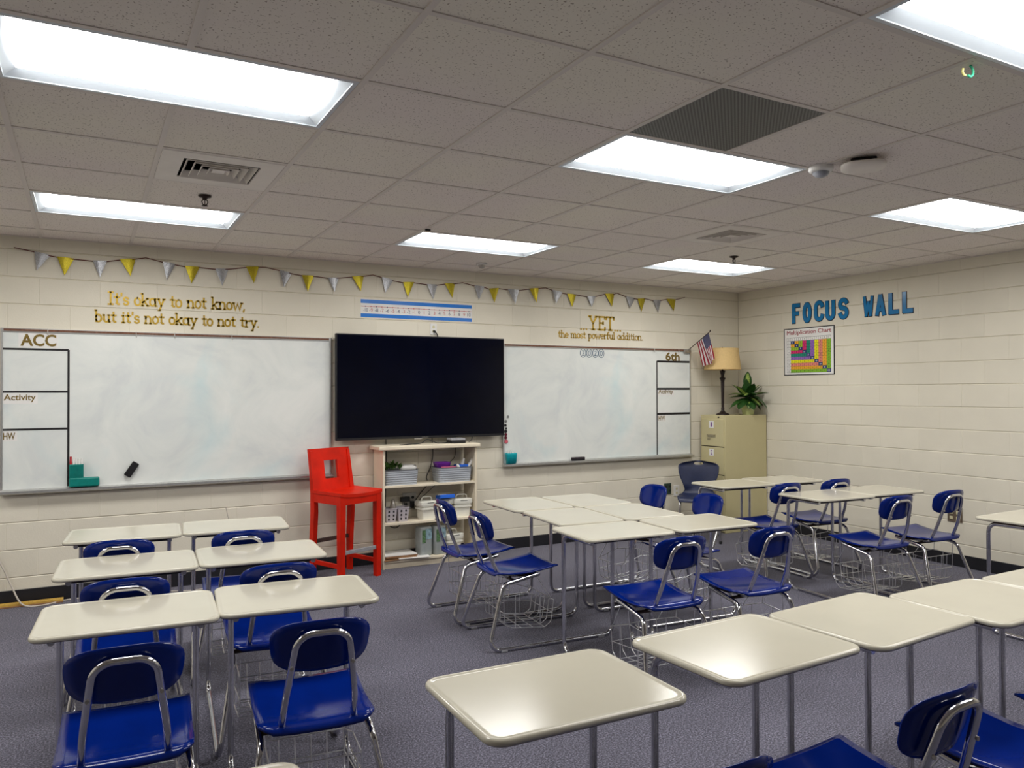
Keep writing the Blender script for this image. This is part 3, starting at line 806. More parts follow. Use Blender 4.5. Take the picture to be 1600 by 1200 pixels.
def sticker(par, body, x0, z0, x1, z1, off=.03, m='goldp'):
    ox, oz = par.location.x, par.location.z
    pl = lambda u, z, d: (u - ox, -.0182 - d, z - oz)
    g = .012
    st = MB().box((x0 - g - ox, -.0187, z0 - g - oz), (x1 + g - ox, -.0180, z1 + g - oz)).build('letter_card', M['paper'], par)
    mb = MB(); add_text(mb, body, x0, z0, x1, z1, pl, 0, off, 0., .0016); mb.build('lettering', M[m], st)
sticker(wb1, 'ACC', -.427, 1.918, -.196, 2.010, .028)
sticker(wb1, 'Activity', -.530, 1.500, -.328, 1.560, .018); sticker(wb1, 'HW', -.532, 1.224, -.457, 1.276, .018)
sticker(wb2, '6th', 5.702, 1.912, 5.905, 2.010, .028)
sticker(wb2, 'Activity', 5.597, 1.530, 5.808, 1.588, .018); sticker(wb2, 'HW', 5.597, 1.243, 5.690, 1.296, .018)
# 2020 drawn in four circles
ox, oz = wb2.location.x, wb2.location.z
mb = MB()
for k, c in enumerate('2020'):
    cx, cz = 4.592 + k * .078, 1.974
    mb.tube([(cx - ox + .036 * math.cos(a), -.0185, cz - oz + .044 * math.sin(a)) for a in [2 * PI * q / 24 for q in range(24)]], .0032, 5, closed=True)
    add_text(mb, c, cx - .018, cz - .028, cx + .018, cz + .028, lambda u, z, d: (u - ox, -.0186 - d, z - oz), 0, -.005, 0, .001)
mb.build('circled_year', vary(mat('blue_marker_ink', (.03, .09, .17), rough=.5), 30, .1), wb2)

# things on the trays / boards
def marker_cup(name, loc, w, d, h, m, label, tall=None):
    t = empty(name, loc, 0, label, 'marker holder')
    mb = MB(); th = .0025
    if tall:
        tw, tz = tall
        mb.box((0, -d, 0), (w, 0, h), .010); mb.box((.002, -d * .8, h - .004), (tw, -d * .15, tz), .004)
        mb.build('holder', m, t)
        for k in range(10): MB().box((.006 + k * (tw - .012) / 10, -d * .8 - .003, h), (.010 + k * (tw - .012) / 10, -d * .8, tz - .004), .001).build('rib', m, t)
    else:
        mb.loft([[(x * q + w / 2, y * q - d / 2, z) for x, y in rrect(w, d, .012)] for q, z in ((.85, 0), (1, h * .9), (1, h), (.93, h), (.93, h * .6))], smooth=True, cap1=True)
        mb.build('holder', m, t)
    return t
marker_cup('marker_holder', (-.110, YF - .024, .853), .205, .045, .070, M['teal'], 'teal stepped marker holder on the tray of the left whiteboard', (.098, .172))
for k, (mx, mm) in enumerate(((-.098, 'redp'), (-.078, 'white'), (-.060, 'white'), (-.042, 'white'), (-.024, 'white'))):
    o = MB().tube([(0, 0, 0), (0, 0, .030), (0, 0, .032), (0, 0, .062 if k == 0 else .045)], [.008, .008, .0072, .0072], 10).build('marker', M[mm], None, (mx, YF - .046, 1.022))
    tag(o, 'red capped marker at the left end of the teal marker holder' if k == 0 else 'white capped marker standing in the teal marker holder', 'marker', 'markers in the teal holder')
marker_cup('marker_cup', (3.650, YF - .026, .855), .118, .05, .105, M['tealb'], 'turquoise cup on the left end of the right whiteboard tray')
for k, (mx, dz) in enumerate(((3.675, .028), (3.70, .035), (3.728, .022))):
    o = MB().tube([(0, 0, 0), (.004, 0, .05)], .009, 10).build('marker', M['white'], None, (mx, YF - .05, .925 + dz * .5))
    tag(o, 'white marker sticking out of the turquoise cup', 'marker', 'markers in the turquoise cup')
mtx = Matrix.Translation((.318, YF - .036, .966)) @ Matrix.Rotation(R(-35), 4, 'Y')
t = empty('board_eraser', (.318, YF - .036, .966), 0, 'black eraser stuck askew on the left whiteboard', 'eraser')
MB().box((-.026, -.014, -.062), (.026, .004, .062), .008, mtx=Matrix.Rotation(R(33), 4, 'Y')).build('handle', M['felt'], t)
MB().box((-.024, .002, -.060), (.024, .017, .060), .003, mtx=Matrix.Rotation(R(33), 4, 'Y')).build('felt_pad', M['felt2'], t)
t = empty('board_eraser', (4.503, YF - .052, .8515), 0, 'dark brown eraser lying on the tray of the right whiteboard', 'eraser')
MB().box((-.078, -.018, .012), (.078, .018, .034), .006).build('handle', M['felt2'], t)
MB().box((-.076, -.017, 0), (.076, .017, .013), .002).build('felt_pad', M['felt'], t)
MAG = [(794, 651, 'greyt', .012, 'pale grey round magnet, topmost on the right whiteboard edge'), (790.5, 657.8, 'greyt', .013, 'pale grey round magnet just above the black ones'),
       (789, 664.7, 'black', .013, 'small black magnet, upper one beside the television'), (791, 669.3, 'black', .010, 'smallest black magnet beside the television corner'),
       (789, 674, 'black', .0165, 'larger black magnet above the maroon one'), (790.5, 679, 'maroon', .015, 'maroon round magnet between black and dark red ones'),
       (788.5, 684, 'maroon', .016, 'dark red round magnet above the pink one'), (789, 690, 'pinkm', .021, 'pink round magnet above the turquoise cup')]
def onF(px, py, y):
    f = 1216.91165; yaw, pit, rol = .50085, .01036, -.00292
    x = (px - 800) / f; v = (600 - py) / f
    c, s = math.cos(rol), math.sin(rol); x, v = c * x - s * v, s * x + c * v
    F = math.cos(pit) - math.sin(pit) * v; U = math.sin(pit) + math.cos(pit) * v
    X = math.cos(yaw) * x + math.sin(yaw) * F; Y = -math.sin(yaw) * x + math.cos(yaw) * F
    return X / Y * y, HC + U / Y * y
for px, py, mm, r, lab in MAG:
    x, z = onF(px, py, YF - .022)
    o = MB().lathe([(r, 0), (r, -.005), (r * .8, -.008)], (0, 0, 0), 16, axis='y').build('magnet', M[mm], None, (max(x, 3.632 + .016 + r), YF - .018, z))
    tag(o, lab, 'magnet', 'round magnets on the right whiteboard edge')

# gold vinyl wall lettering
t = empty('wall_decal', (0, 0, 0), 0, "gold slab lettered quote on the wall above the left whiteboard, starting It's okay", 'wall lettering')
slab_phrase(t, "It's okay to not know,", .150, 1.185, 2.262, .094, .0135, frontp, M['gold'])
slab_phrase(t, "but it's not okay to not try.", .062, 1.300, 2.122, .088, .0135, frontp, M['gold'])
t = empty('wall_decal', (0, 0, 0), 0, 'gold YET quote lettered on the wall above the right whiteboard', 'wall lettering')
slab_phrase(t, '...', 4.565, 4.670, 2.222, .10, .018, frontp, M['gold'])
slab_phrase(t, 'YET', 4.682, 5.010, 2.228, .138, .020, frontp, M['gold'])
slab_phrase(t, '...', 5.005, 5.110, 2.222, .10, .018, frontp, M['gold'])
slab_phrase(t, 'the most powerful addition.', 4.295, 5.400, 2.132, .072, .0105, frontp, M['gold'])

# number line poster
t = empty('number_line_poster', (0, 0, 0), 0, 'long number line strip with blue borders above the television', 'poster')
x0, x1, z0, z1 = 2.186, 3.302, 2.248, 2.414
MB().box((x0, YF - .0022, z1 - .036), (x1, YF - .0012, z1 - .002)).build('blue_band', M['nlblue'], t)
MB().box((x0, YF - .0022, z0 + .002), (x1, YF - .0012, z0 + .036)).build('blue_band', M['nlblue'], t)
mr_ = vary(mat('red_print', (.5, .05, .04), rough=.5), 20, .1); mk_ = vary(mat('dark_print', (.02, .03, .10), rough=.5), 20, .1)
zl = 2.349
MB().box((x0 + .004, YF - .0023, zl - .002), (x1 - .004, YF - .0014, zl + .002)).build('axis_line', mr_, t)
mb = MB().box((x0, YF - .0015, z0), (x1, YF, z1), mi=2)
for k in range(21):
    cx = x0 + .045 + k * (x1 - x0 - .075) / 20; mi = k % 2
    mb.lathe([(.0055, 0), (.0055, -.0012)], (cx, YF - .0013, zl), 10, mi=mi, axis='y')
    add_num(mb, str(k - 10), cx, zl - .048, zl - .016, frontp, mi, .0018, .021)
mb.build('numbered_strip', [mk_, mr_, M['paper']], t)

# television
tv = empty('television', (0, YF, 1.139), 0, 'large black flat screen television mounted between the whiteboards', 'television')
a, b, h, y1 = 1.928, 3.603, .949, -.108
MB().box((a, y1, 0), (b, y1 + .045, h), .006).build('bezel', M['blackp'], tv)
MB().box((a + .010, y1 - .0012, .022), (b - .010, y1 + .002, h - .010)).build('screen', M['screen'], tv)
MB().box((a + .45, y1 + .045, .30), (b - .45, 0, .70), .004).build('wall_mount', M['blackp'], tv)
MB().box((2.66, y1 - .001, -.009), (2.74, y1 + .02, .004), .003).build('infrared_bump', M['steel'], tv)
mb = MB(); add_text(mb, 'SAMSUNG', 2.735, 1.1445, 2.80, 1.1535, lambda u, z, d: (u, y1 - .0006 - d, z - 1.139), 0, 0, 0, .0004); mb.build('maker_mark', M['steel'], tv)

# outlets
def outlet(name, x, z, w, h, label, kind='white', plug=None):
    t = empty(name, (x, YF, z), 0, label, 'outlet', 'wall outlets')
    m = {'white': M['white'], 'steel': M['steel'], 'green': M['darkgreen']}[kind]
    MB().box((-w / 2, -.008, -h / 2), (w / 2, 0, h / 2), .002).build('plate', m, t)
    xs_ = (0,) if w < .09 else (-w / 4, w / 4)
    for cx in xs_:
        for cz in (-h * .2, h * .2):
            MB().lathe([(.014, -.0075), (.014, -.010)], (cx, 0, cz), 14, axis='y').build('socket', M['blackp'] if kind != 'white' else M['ivory'], t)
    return t
outlet('wall_outlet', 2.897, 2.164, .068, .105, 'small white wall outlet between the number line and television')
outlet('wall_outlet', 2.650, .555, .135, .15, 'steel double outlet on the wall behind the middle bookcase shelf', 'steel')
outlet('wall_outlet', 5.862, .445, .078, .12, 'white wall outlet left of the navy plastic chair')
outlet('wall_outlet', 5.735, .475, .10, .12, 'dark green wall plate partly behind a chair back at the front wall', 'green')
o = MB().tube(spline([(2.897, YF - .012, 2.145), (2.905, YF - .03, 2.135), (2.925, YF - .035, 2.105), (2.935, YF - .03, 2.04)], 5), [.011] * 6 + [.006] * 10, 8).build('power_plug', M['cable'])
tag(o, 'black plug and cord running from the small outlet behind the television', 'plug')
t = empty('wall_outlet', (XR, 4.221, .452), 0, 'brown four socket outlet on the right block wall', 'outlet', 'wall outlets')
MB().box((-.009, -.066, -.060), (0, .066, .060), .002).build('plate', M['brownpl'], t)
for cy in (-.030, .030):
    for cz in (-.024, .024): MB().box((-.013, cy - .015, cz - .014), (-.008, cy + .015, cz + .014), .004).build('socket', M['ivory'], t)
t = empty('power_adapter', (2.60, YF - .010, .575), 0, 'black power adapter plugged into the outlet behind the shelf', 'adapter')
MB().box((-.045, -.035, -.022), (.045, 0, .022), .006).build('body', M['cable'], t)
MB().box((.055, -.04, -.085), (.085, 0, -.02), .005).build('plug', M['cable'], t)

# cables behind the bookcase
def cable(pts, r, label, m='cable', n=6):
    o = MB().tube(spline(pts, n), r, 6).build('cable', M[m]); tag(o, label, 'cable', 'cables around the television and bookcase'); return o
yb = YF - .012
cable([(2.420, yb, 1.16), (2.423, yb, .95), (2.418, yb, .72), (2.415, yb, .50), (2.43, yb, .37), (2.50, yb, .315), (2.56, yb, .345), (2.585, yb, .44), (2.60, yb, .545)], .004, 'black cable dropping left side from the television and looping under the shelf')
cable([(2.875, yb, 1.16), (2.885, yb, .98), (2.86, yb, .86), (2.82, yb, .77), (2.83, yb, .70), (2.76, yb, .62), (2.69, yb, .53)], .004, 'black cable behind the middle of the bookcase to the outlet')
cable([(3.115, yb, 1.16), (3.12, yb, 1.0), (3.10, yb, .93), (3.02, yb, .86), (2.98, yb, .75), (2.90, yb, .68), (2.72, yb, .535)], .003, 'thin black cable behind the right bin slanting down to the outlet')
cable([(2.48, 6.64, 1.090), (2.58, 6.66, 1.094), (2.70, 6.67, 1.098), (2.76, 6.69, 1.130), (2.82, 6.69, 1.112), (2.88, 6.69, 1.092), (3.0, 6.70, 1.095), (3.06, 6.71, 1.10)], .004, 'black cable lying in a loop on top of the bookcase')
cable([(3.18, 6.66, 1.094), (3.23, 6.70, 1.120), (3.27, 6.76, 1.16)], .004, 'short black cable rising from the bookcase top to the television')
cable([(-.75, 6.815, .62), (-.62, 6.815, .46), (-.535, 6.81, .30), (-.47, 6.79, .14), (-.40, 6.73, .020), (-.28, 6.70, .006), (-.14, 6.78, .006), (.02, 6.80, .006)], .006, 'off white cord hanging at the left edge down to the floor', 'cablew')
cable([(.55, 6.70, .006), (.75, 6.62, .006), (.95, 6.66, .006), (1.25, 6.60, .006), (1.45, 6.62, .006)], .005, 'off white cord lying on the carpet behind the left desks', 'cablew')
cable([(1.02, 6.80, .62), (1.05, 6.80, .50), (1.13, 6.79, .36), (1.18, 6.78, .15)], .004, 'thin white cord hanging on the wall below the left whiteboard', 'cablew')

t = empty('streaming_box', (3.055, 6.68, 1.0895), 0, 'black streaming box on top of the bookcase under the television', 'media box')
MB().box((-.075, -.06, 0), (.075, .06, .024), .005).build('case', M['blackp'], t)
MB().box((-.072, -.055, .024), (.072, .055, .046), .005).build('lid', M['grey_glide'], t)

tag(MB().tube([(.420, 4.78, .006), (.452, 4.735, .006), (.456, 4.729, .006)], [.0055, .0055, .002], 8).build('crayon', vary(mat('orange_crayon', (.60, .20, .04), rough=.5), 20, .1)), 'tiny orange crayon lying on the carpet between the left desk columns', 'crayon')
# yardstick on the floor
t = empty('yardstick', (-.60, 6.78, 0), R(-.5), 'yellow wooden yardstick lying along the baseboard at the left edge', 'ruler')
MB().box((-.457, -.030, .0), (.457, .028, .010), .002).build('lower_stick', M['wood'], t)
MB().box((-.457, -.022, .010), (.457, .034, .026), .002).build('stick', M['ruler'], t)
mb = MB()
for k in range(36): mb.box((-.452 + k * .0254, -.0225, .0255), (-.4508 + k * .0254, -.008 if k % 3 else .004, .0265))
mb.build('graduation_marks', M['black'], t)

# ------------------------------------------------------------------ bunting
FL = [[-0.34, 2.631, -0.235, 2.612, -0.325, 2.487], [-0.194, 2.605, -0.079, 2.599, -0.143, 2.462], [0.046, 2.594, 0.143, 2.597, 0.095, 2.463], [0.232, 2.619, 0.346, 2.633, 0.309, 2.488], [0.541, 2.623, 0.636, 2.61, 0.57, 2.475], [0.708, 2.599, 0.821, 2.602, 0.757, 2.461], [0.94, 2.595, 1.046, 2.603, 0.995, 2.455], [1.185, 2.63, 1.29, 2.638, 1.248, 2.493], [1.461, 2.623, 1.57, 2.603, 1.499, 2.476], [1.653, 2.592, 1.759, 2.594, 1.703, 2.449], [1.884, 2.585, 1.982, 2.592, 1.942, 2.458], [2.1, 2.611, 2.213, 2.625, 2.183, 2.483], [2.383, 2.625, 2.494, 2.603, 2.414, 2.479], [2.589, 2.591, 2.697, 2.598, 2.633, 2.45], [2.826, 2.588, 2.937, 2.59, 2.891, 2.446], [3.011, 2.606, 3.118, 2.613, 3.091, 2.47], [3.324, 2.608, 3.436, 2.602, 3.372, 2.466], [3.485, 2.586, 3.592, 2.599, 3.541, 2.45], [3.693, 2.593, 3.825, 2.594, 3.78, 2.45], [3.944, 2.615, 4.058, 2.628, 4.027, 2.476], [4.219, 2.618, 4.336, 2.599, 4.257, 2.475], [4.399, 2.589, 4.518, 2.589, 4.462, 2.452], [4.648, 2.576, 4.755, 2.582, 4.705, 2.464], [4.879, 2.617, 5.006, 2.624, 4.971, 2.484], [5.16, 2.605, 5.291, 2.591, 5.211, 2.475], [5.317, 2.586, 5.432, 2.599, 5.369, 2.447], [5.531, 2.583, 5.649, 2.59, 5.602, 2.451], [5.722, 2.608, 5.852, 2.608, 5.823, 2.476]]
PK = [(-.47, 2.649), (.419, 2.644), (1.343, 2.636), (2.298, 2.637), (3.2, 2.625), (4.142, 2.633), (5.04, 2.633), (5.993, 2.638)]
t = empty('bunting', (0, 0, 0), 0, 'string of gold and silver glitter pennants across the front wall', 'bunting')
pts = sorted([(x, z) for x, z in PK] + [(f[0] + .006, f[1] - .006) for f in FL] + [(f[2] - .006, f[3] - .006) for f in FL])
MB().tube([(x, YF - .012, z) for x, z in pts], .0036, 6).build('string', M['string'], t)
for i, f in enumerate(FL):
    tw = random.uniform(-.006, .010)
    A, B_, C_ = (f[0], YF - .016, f[1]), (f[2], YF - .012 - tw, f[3]), (f[4], YF - .018 - tw * .5, f[5])
    vs = []; n = 4
    for r_ in range(n + 1):
        u = r_ / n
        for k in range(n + 1):
            w = k / n; p = Vector(A).lerp(Vector(B_), w).lerp(Vector(C_), u); p.y -= .008 * math.sin(PI * w) * (1 - u)
            vs.append(p)
    fs = [[r_ * (n + 1) + k, r_ * (n + 1) + k + 1, (r_ + 1) * (n + 1) + k + 1, (r_ + 1) * (n + 1) + k] for r_ in range(n) for k in range(n)]
    bk = [Vector((p.x, p.y + .0015, p.z)) for p in vs]
    mb = MB(); mb.add(vs, fs, 0, True); mb.add(bk, [q[::-1] for q in fs], 0, True)
    mb.build('pennant', M['goldf'] if i % 2 else M['silverf'], t)

# ------------------------------------------------------------------ focus wall letters (right wall)
def rwall(px, py):
    f = 1216.91165; yaw, pit, rol = .50085, .01036, -.00292
    x = (px - 800) / f; v = (600 - py) / f
    c, s = math.cos(rol), math.sin(rol); x, v = c * x - s * v, s * x + c * v
    F = math.cos(pit) - math.sin(pit) * v; U = math.sin(pit) + math.cos(pit) * v
    X = math.cos(yaw) * x + math.sin(yaw) * F; Y = -math.sin(yaw) * x + math.cos(yaw) * F
    return -Y / X * XR, HC + U / X * XR
LET = [('F', 1236.5, 474, 1252.5, 507), ('O', 1253, 472, 1269.5, 505), ('C', 1271, 469, 1289, 503), ('U', 1288.5, 468, 1306.5, 501.5), ('S', 1308.5, 465, 1327.5, 499.5),
       ('W', 1347.5, 461.5, 1366.5, 496), ('A', 1366.5, 458.5, 1385.5, 495), ('L', 1387, 456, 1407, 492), ('L', 1408.5, 453.5, 1429.5, 490)]
ORD = ['first letter', 'second letter', 'third letter', 'fourth letter', 'last letter', 'first letter', 'second letter', 'third letter', 'last letter']
for k, (c, ax, ay, bx, by) in enumerate(LET):
    ax += .8; bx -= .8
    u0, zt0 = rwall(ax, ay); u1, zt1 = rwall(bx, ay + (by - ay) * 0); _, zb0 = rwall(ax, by); u1b, zb1 = rwall(bx, by - (bx - ax) * .10)
    zt = (rwall(ax, ay)[1]); zb = rwall(ax, by)[1]
    zt = rwall((ax + bx) / 2, ay)[1]; zb = rwall((ax + bx) / 2, by)[1]
    word = 'FOCUS' if k < 5 else 'WALL'
    t = empty('wall_letter', (0, 0, 0), 0, 'blue cutout letter %s, %s of the word %s on the right wall' % (c, ORD[k], word), 'letter', 'cutout letters of the focus wall heading')
    hgt, wid, tk = zt - zb, u1 - u0, {'W': .032, 'A': .040}.get(c, .044)
    q_ = tk / 2 + .004
    def FP(x, y): return (u0 + q_ + x * (wid - 2 * q_), zb + q_ + y * (hgt - 2 * q_))
    ST = {'F': [[(0, 0), (0, 1)], [(0, 1), (1, 1)], [(0, .52), (.78, .52)]], 'O': [arc(.5, .5, .5, .5, 80, 280, 14), arc(.5, .5, .5, .5, 260, 460, 14)],
          'C': [arc(.5, .74, .5, .26, 10, 180, 9) + arc(.5, .26, .5, .26, 180, 350, 9)], 'U': [[(0, 1), (0, .3)] + arc(.5, .28, .5, .28, 180, 360, 10)[1:] + [(1, .3), (1, 1)]],
          'S': [arc(.5, .76, .5, .24, 20, 230, 12) + arc(.5, .26, .5, .26, 60, -165, 12)], 'W': [[(0, 1), (.22, 0)], [(.22, 0), (.5, .72)], [(.5, .72), (.78, 0)], [(.78, 0), (1, 1)]],
          'A': [[(0, 0), (.46, 1)], [(.54, 1), (1, 0)], [(.2, .26), (.8, .26)]], 'L': [[(0, 1), (0, 0)], [(0, 0), (1, 0)]]}[c]
    mb = MB()
    for p_ in ST: ribbon(mb, [FP(*w_) for w_ in p_], tk + .010, rightp, .0012)
    mb.build('black_backing', M['black'], t)
    mb = MB()
    for k_, p_ in enumerate(ST): ribbon(mb, [(FP(*w_)[0] - .002, FP(*w_)[1] + .002) for w_ in p_], tk - .004, rightp, .0034 + .0002 * k_)
    mb.build('blue_face', M['signblue'], t)
# multiplication chart
t = empty('multiplication_chart', (0, 0, 0), 0, 'colourful multiplication chart poster below the focus wall heading', 'poster')
u0, u1, z0, z1 = -6.154, -5.485, 1.738, 2.255
def rq(mb, ua, za, ub, zb_, d, mi=0):
    mb.add([rightp(ua, za, d), rightp(ub, za, d), rightp(ub, zb_, d), rightp(ua, zb_, d)], [[0, 1, 2, 3]], mi)
MB().box((XR - .002, -u1, z0), (XR, -u0, z1)).build('border', M['black'], t)
mb = MB(); rq(mb, u0 + .012, z0 + .010, u1 - .012, z1 - .010, .0022); mb.build('sheet', M['paper'], t)
cc = [(1, 1, 1), (1, 1, 1), (.85, .42, .02), (.33, .52, .03), (.68, .02, .16), (.01, .26, .18), (.30, .14, .52), (.85, .78, .01), (.80, .25, .20), (.85, .42, .03), (.24, .50, .03)]
cm = [M['paper']] + [vary(mat('chart_colour', c, rough=.5), 10, .03) for c in cc[2:]] + [vary(mat('chart_navy', (.008, .03, .16), rough=.5), 10, .03), M['black']]
mb = MB()
gu0, gu1, gz0, gz1 = u0 + .045, u1 - .045, z0 + .030, z1 - .105
cw, ch = (gu1 - gu0) / 11, (gz1 - gz0) / 11
rq(mb, gu0 - .002, gz0 - .002, gu1 + .002, gz1 + .002, .0026, 11)
for r_ in range(11):
    for c_ in range(11):
        if r_ == 0 or c_ == 0: mi = 0
        elif r_ == c_: mi = 10
        else: mi = max(r_, c_) - 1
        ua, zb_ = gu0 + c_ * cw, gz1 - (r_ + 1) * ch
        rq(mb, ua + .0012, zb_ + .0012, ua + cw - .0012, zb_ + ch - .0012, .0030, mi)
        s_ = str(max(r_, c_)) if r_ * c_ == 0 else str(r_ * c_)
        if r_ + c_ == 0: s_ = 'x'
        add_num(mb, s_, ua + cw / 2, zb_ + ch * .24, zb_ + ch * .76, rightp, 0 if mi == 10 else 11, .0034, cw * .42)
mb.build('cells', cm, t)
mb = MB()
for dx_ in (-.0014, 0, .0014): add_text(mb, 'Multiplication Chart', u0 + .045 + dx_, z1 - .084, u1 - .040 + dx_, z1 - .024, rightp, 0, 0, 0, .0030 + dx_ * .1)
for q_ in (0,): mb.build('title', vary(mat('dark_red_print', (.32, .02, .03), rough=.5), 20, .1), t)

# ================================================================== BOOKCASE
bc = empty('bookcase', (0, 0, 0), 0, 'low cream open bookcase without a back standing under the television', 'bookcase')
X0, X1, Y0, Y1 = 2.300, 3.222, 6.575, 6.825
for x in (X0, X1 - .020): MB().box((x, Y0, 0), (x + .020, Y1, 1.052), .002).build('side_panel', M['shelfw'], bc)
MB().box((X0 - .045, Y0 - .030, 1.052), (X1 + .025, Y1, 1.089), .010, seg=3).build('top', M['shelfw'], bc)
SH = [.735, .404, .075]
for z in SH: MB().box((X0 + .02, Y0, z - .020), (X1 - .02, Y1, z), .002).build('shelf', M['shelfw'], bc)
MB().box((X0 + .02, Y0 + .02, 0), (X1 - .02, Y0 + .036, .055)).build('toe_board', M['shelfw'], bc)

def open_bin(name, w, d, h, m, rib=True, taper=.93, wall=.004):
    mb = MB(); ls = []
    def lp(q, z, i=0): return [(x, y, z) for x, y in rrect(w * q - 2 * i, d * q - 2 * i, .03)]
    n = 14
    for k in range(n + 1):
        u = k / n; q = taper + (1 - taper) * u; ls.append(lp(q, h * u, (.003 if rib and k % 2 else 0) if k < n else 0))
    ls += [lp(1, h, -.004), lp(1, h, wall)] + [lp(taper + (1 - taper) * u, h * u, wall + .002) for u in (.8, .4, .05)]
    return mb.loft(ls, smooth=False)
def put(o, x, y, z, rz=0): o.location = (x, y, z); o.rotation_euler = (0, 0, rz); return o
BG = 'grey ribbed bins on the top bookcase shelf'
o = open_bin('bin', .325, .20, .135, M['grayb']).build('storage_bin', M['grayb']); put(o, 2.490, 6.695, SH[0]); tag(o, 'grey ribbed bin on the top bookcase shelf at left', 'bin', BG)
o = open_bin('bin', .345, .20, .135, M['grayb']).build('storage_bin', M['grayb']); put(o, 3.015, 6.692, SH[0]); tag(o, 'grey ribbed bin on the top bookcase shelf at right', 'bin', BG)
# contents, left bin: artificial greenery and a dotted white pouch
mb = MB()
for k in range(46):
    a = random.uniform(0, 2 * PI); bx = random.uniform(-.085, .075); by = random.uniform(-.05, .05); L_ = random.uniform(.05, .085)
    d = Vector((math.cos(a) * .6, math.sin(a) * .5, random.uniform(.15, .8))).normalized(); s_ = d.cross(Vector((0, 0, 1))).normalized() * .020
    p0 = Vector((bx, by, random.uniform(.0, .035)))
    mb.add([p0, p0 + d * L_ * .5 + s_, p0 + d * L_, p0 + d * L_ * .5 - s_], [[0, 1, 2, 3]], 0)
o = mb.build('artificial_greenery', vary(mat('green_foam_leaves', (.07, .16, .025), rough=.7), 40, .5)); put(o, 2.420, 6.69, SH[0] + .130); tag(o, 'bunch of green artificial leaves in the left grey bin', 'greenery')
mb = MB(); ls = []
for k in range(7):
    u = k / 6; ls.append([(x * math.sin(PI * (.12 + .76 * u)), y * 1., .06 * u) for x, y in rrect(.17, .06, .028)])
t = empty('dotted_pouch', (2.570, 6.68, SH[0] + .118), 0, 'white dotted pouch lying in the left grey bin', 'pouch')
MB().loft([[(x * q, y * q, z) for x, y in rrect(.17, .09, .04)] for q, z in ((.7, 0), (1, .018), (1, .035), (.8, .052), (.35, .060))]).build('body', M['white'], t)
for k in range(9):
    a = random.uniform(-.065, .065); MB().lathe([(.0065, 0), (.0065, .002)], (a, -.034 + .01 * (k % 3), .0475 + .003 * (k % 3)), 8).build('dot', M['black'], t)
# contents, right bin
t = empty('purple_basket', (2.915, 6.69, SH[0] + .110), 0, 'purple plastic basket inside the right grey bin', 'basket')
MB().loft([[(x * q, y * q, z) for x, y in rrect(.15, .12, .03)] for q, z in ((.8, 0), (1, .066), (1.04, .070), (.96, .070), (.76, .006))]).build('body', M['purple'], t)
t = empty('pink_folder', (2.955, 6.628, SH[0] + .070), 0, 'pink edged pouch in front of the purple basket in the right bin', 'pouch')
MB().box((-.075, -.004, 0), (.075, .004, .072), .003).build('body', M['pinkp'], t)
t = empty('blue_glue_set', (3.115, 6.68, SH[0] + .092), 0, 'bright blue packet in the right end of the right grey bin', 'packet')
MB().box((-.075, -.045, 0), (.055, .035, .062), .012).build('body', M['bluef'], t)
for k, (dx, tl) in enumerate(((-.02, .02), (.045, .035), (-.052, -.01))):
    o = MB().tube([(0, 0, 0), (tl, 0, .045 if k < 2 else .02), (tl * 1.6, 0, .085 if k < 2 else .035)], [.016, .016, .009], 10).build('glue_stick', M['white'], None, (3.115 + dx, 6.660 - .01 * k, SH[0] + .125))
    tag(o, 'white capped glue stick on the blue packet in the right bin', 'glue stick', 'glue sticks in the right bin')
# middle shelf: double lavender basket
t = empty('caddy_basket', (2.452, 6.675, SH[1]), 0, 'lavender grey double basket with square holes on the middle shelf', 'basket')
for sx in (-.058, .058):
    ls = [[(x * q + sx, y * q, z) for x, y in rrect(.112, .12, .012)] for q, z in ((.78, 0), (1, .118), (1.05, .120), (1.05, .126), (.96, .126), (.74, .005))]
    MB().loft(ls, smooth=False).build('cup', M['lav'], t)
    for r_ in range(3):
        for c_ in (-1, 1):
            q = .78 + .22 * (.022 + r_ * .035 + .01) / .118
            MB().box((sx + c_ * .022 - .0075, -.060 * q - .002, .018 + r_ * .035), (sx + c_ * .022 + .0075, -.060 * q + .004, .036 + r_ * .035), .002).build('hole', M['blackp'], t)
o = MB().lathe([(.028, 0), (.030, .06), (.022, .10), (.012, .135), (.001, .14)], n=18).build('scoop_bottle', M['steel'], None, (2.432, 6.685, SH[1] + .062)); tag(o, 'silver cone shaped bottle standing in the lavender basket', 'bottle')
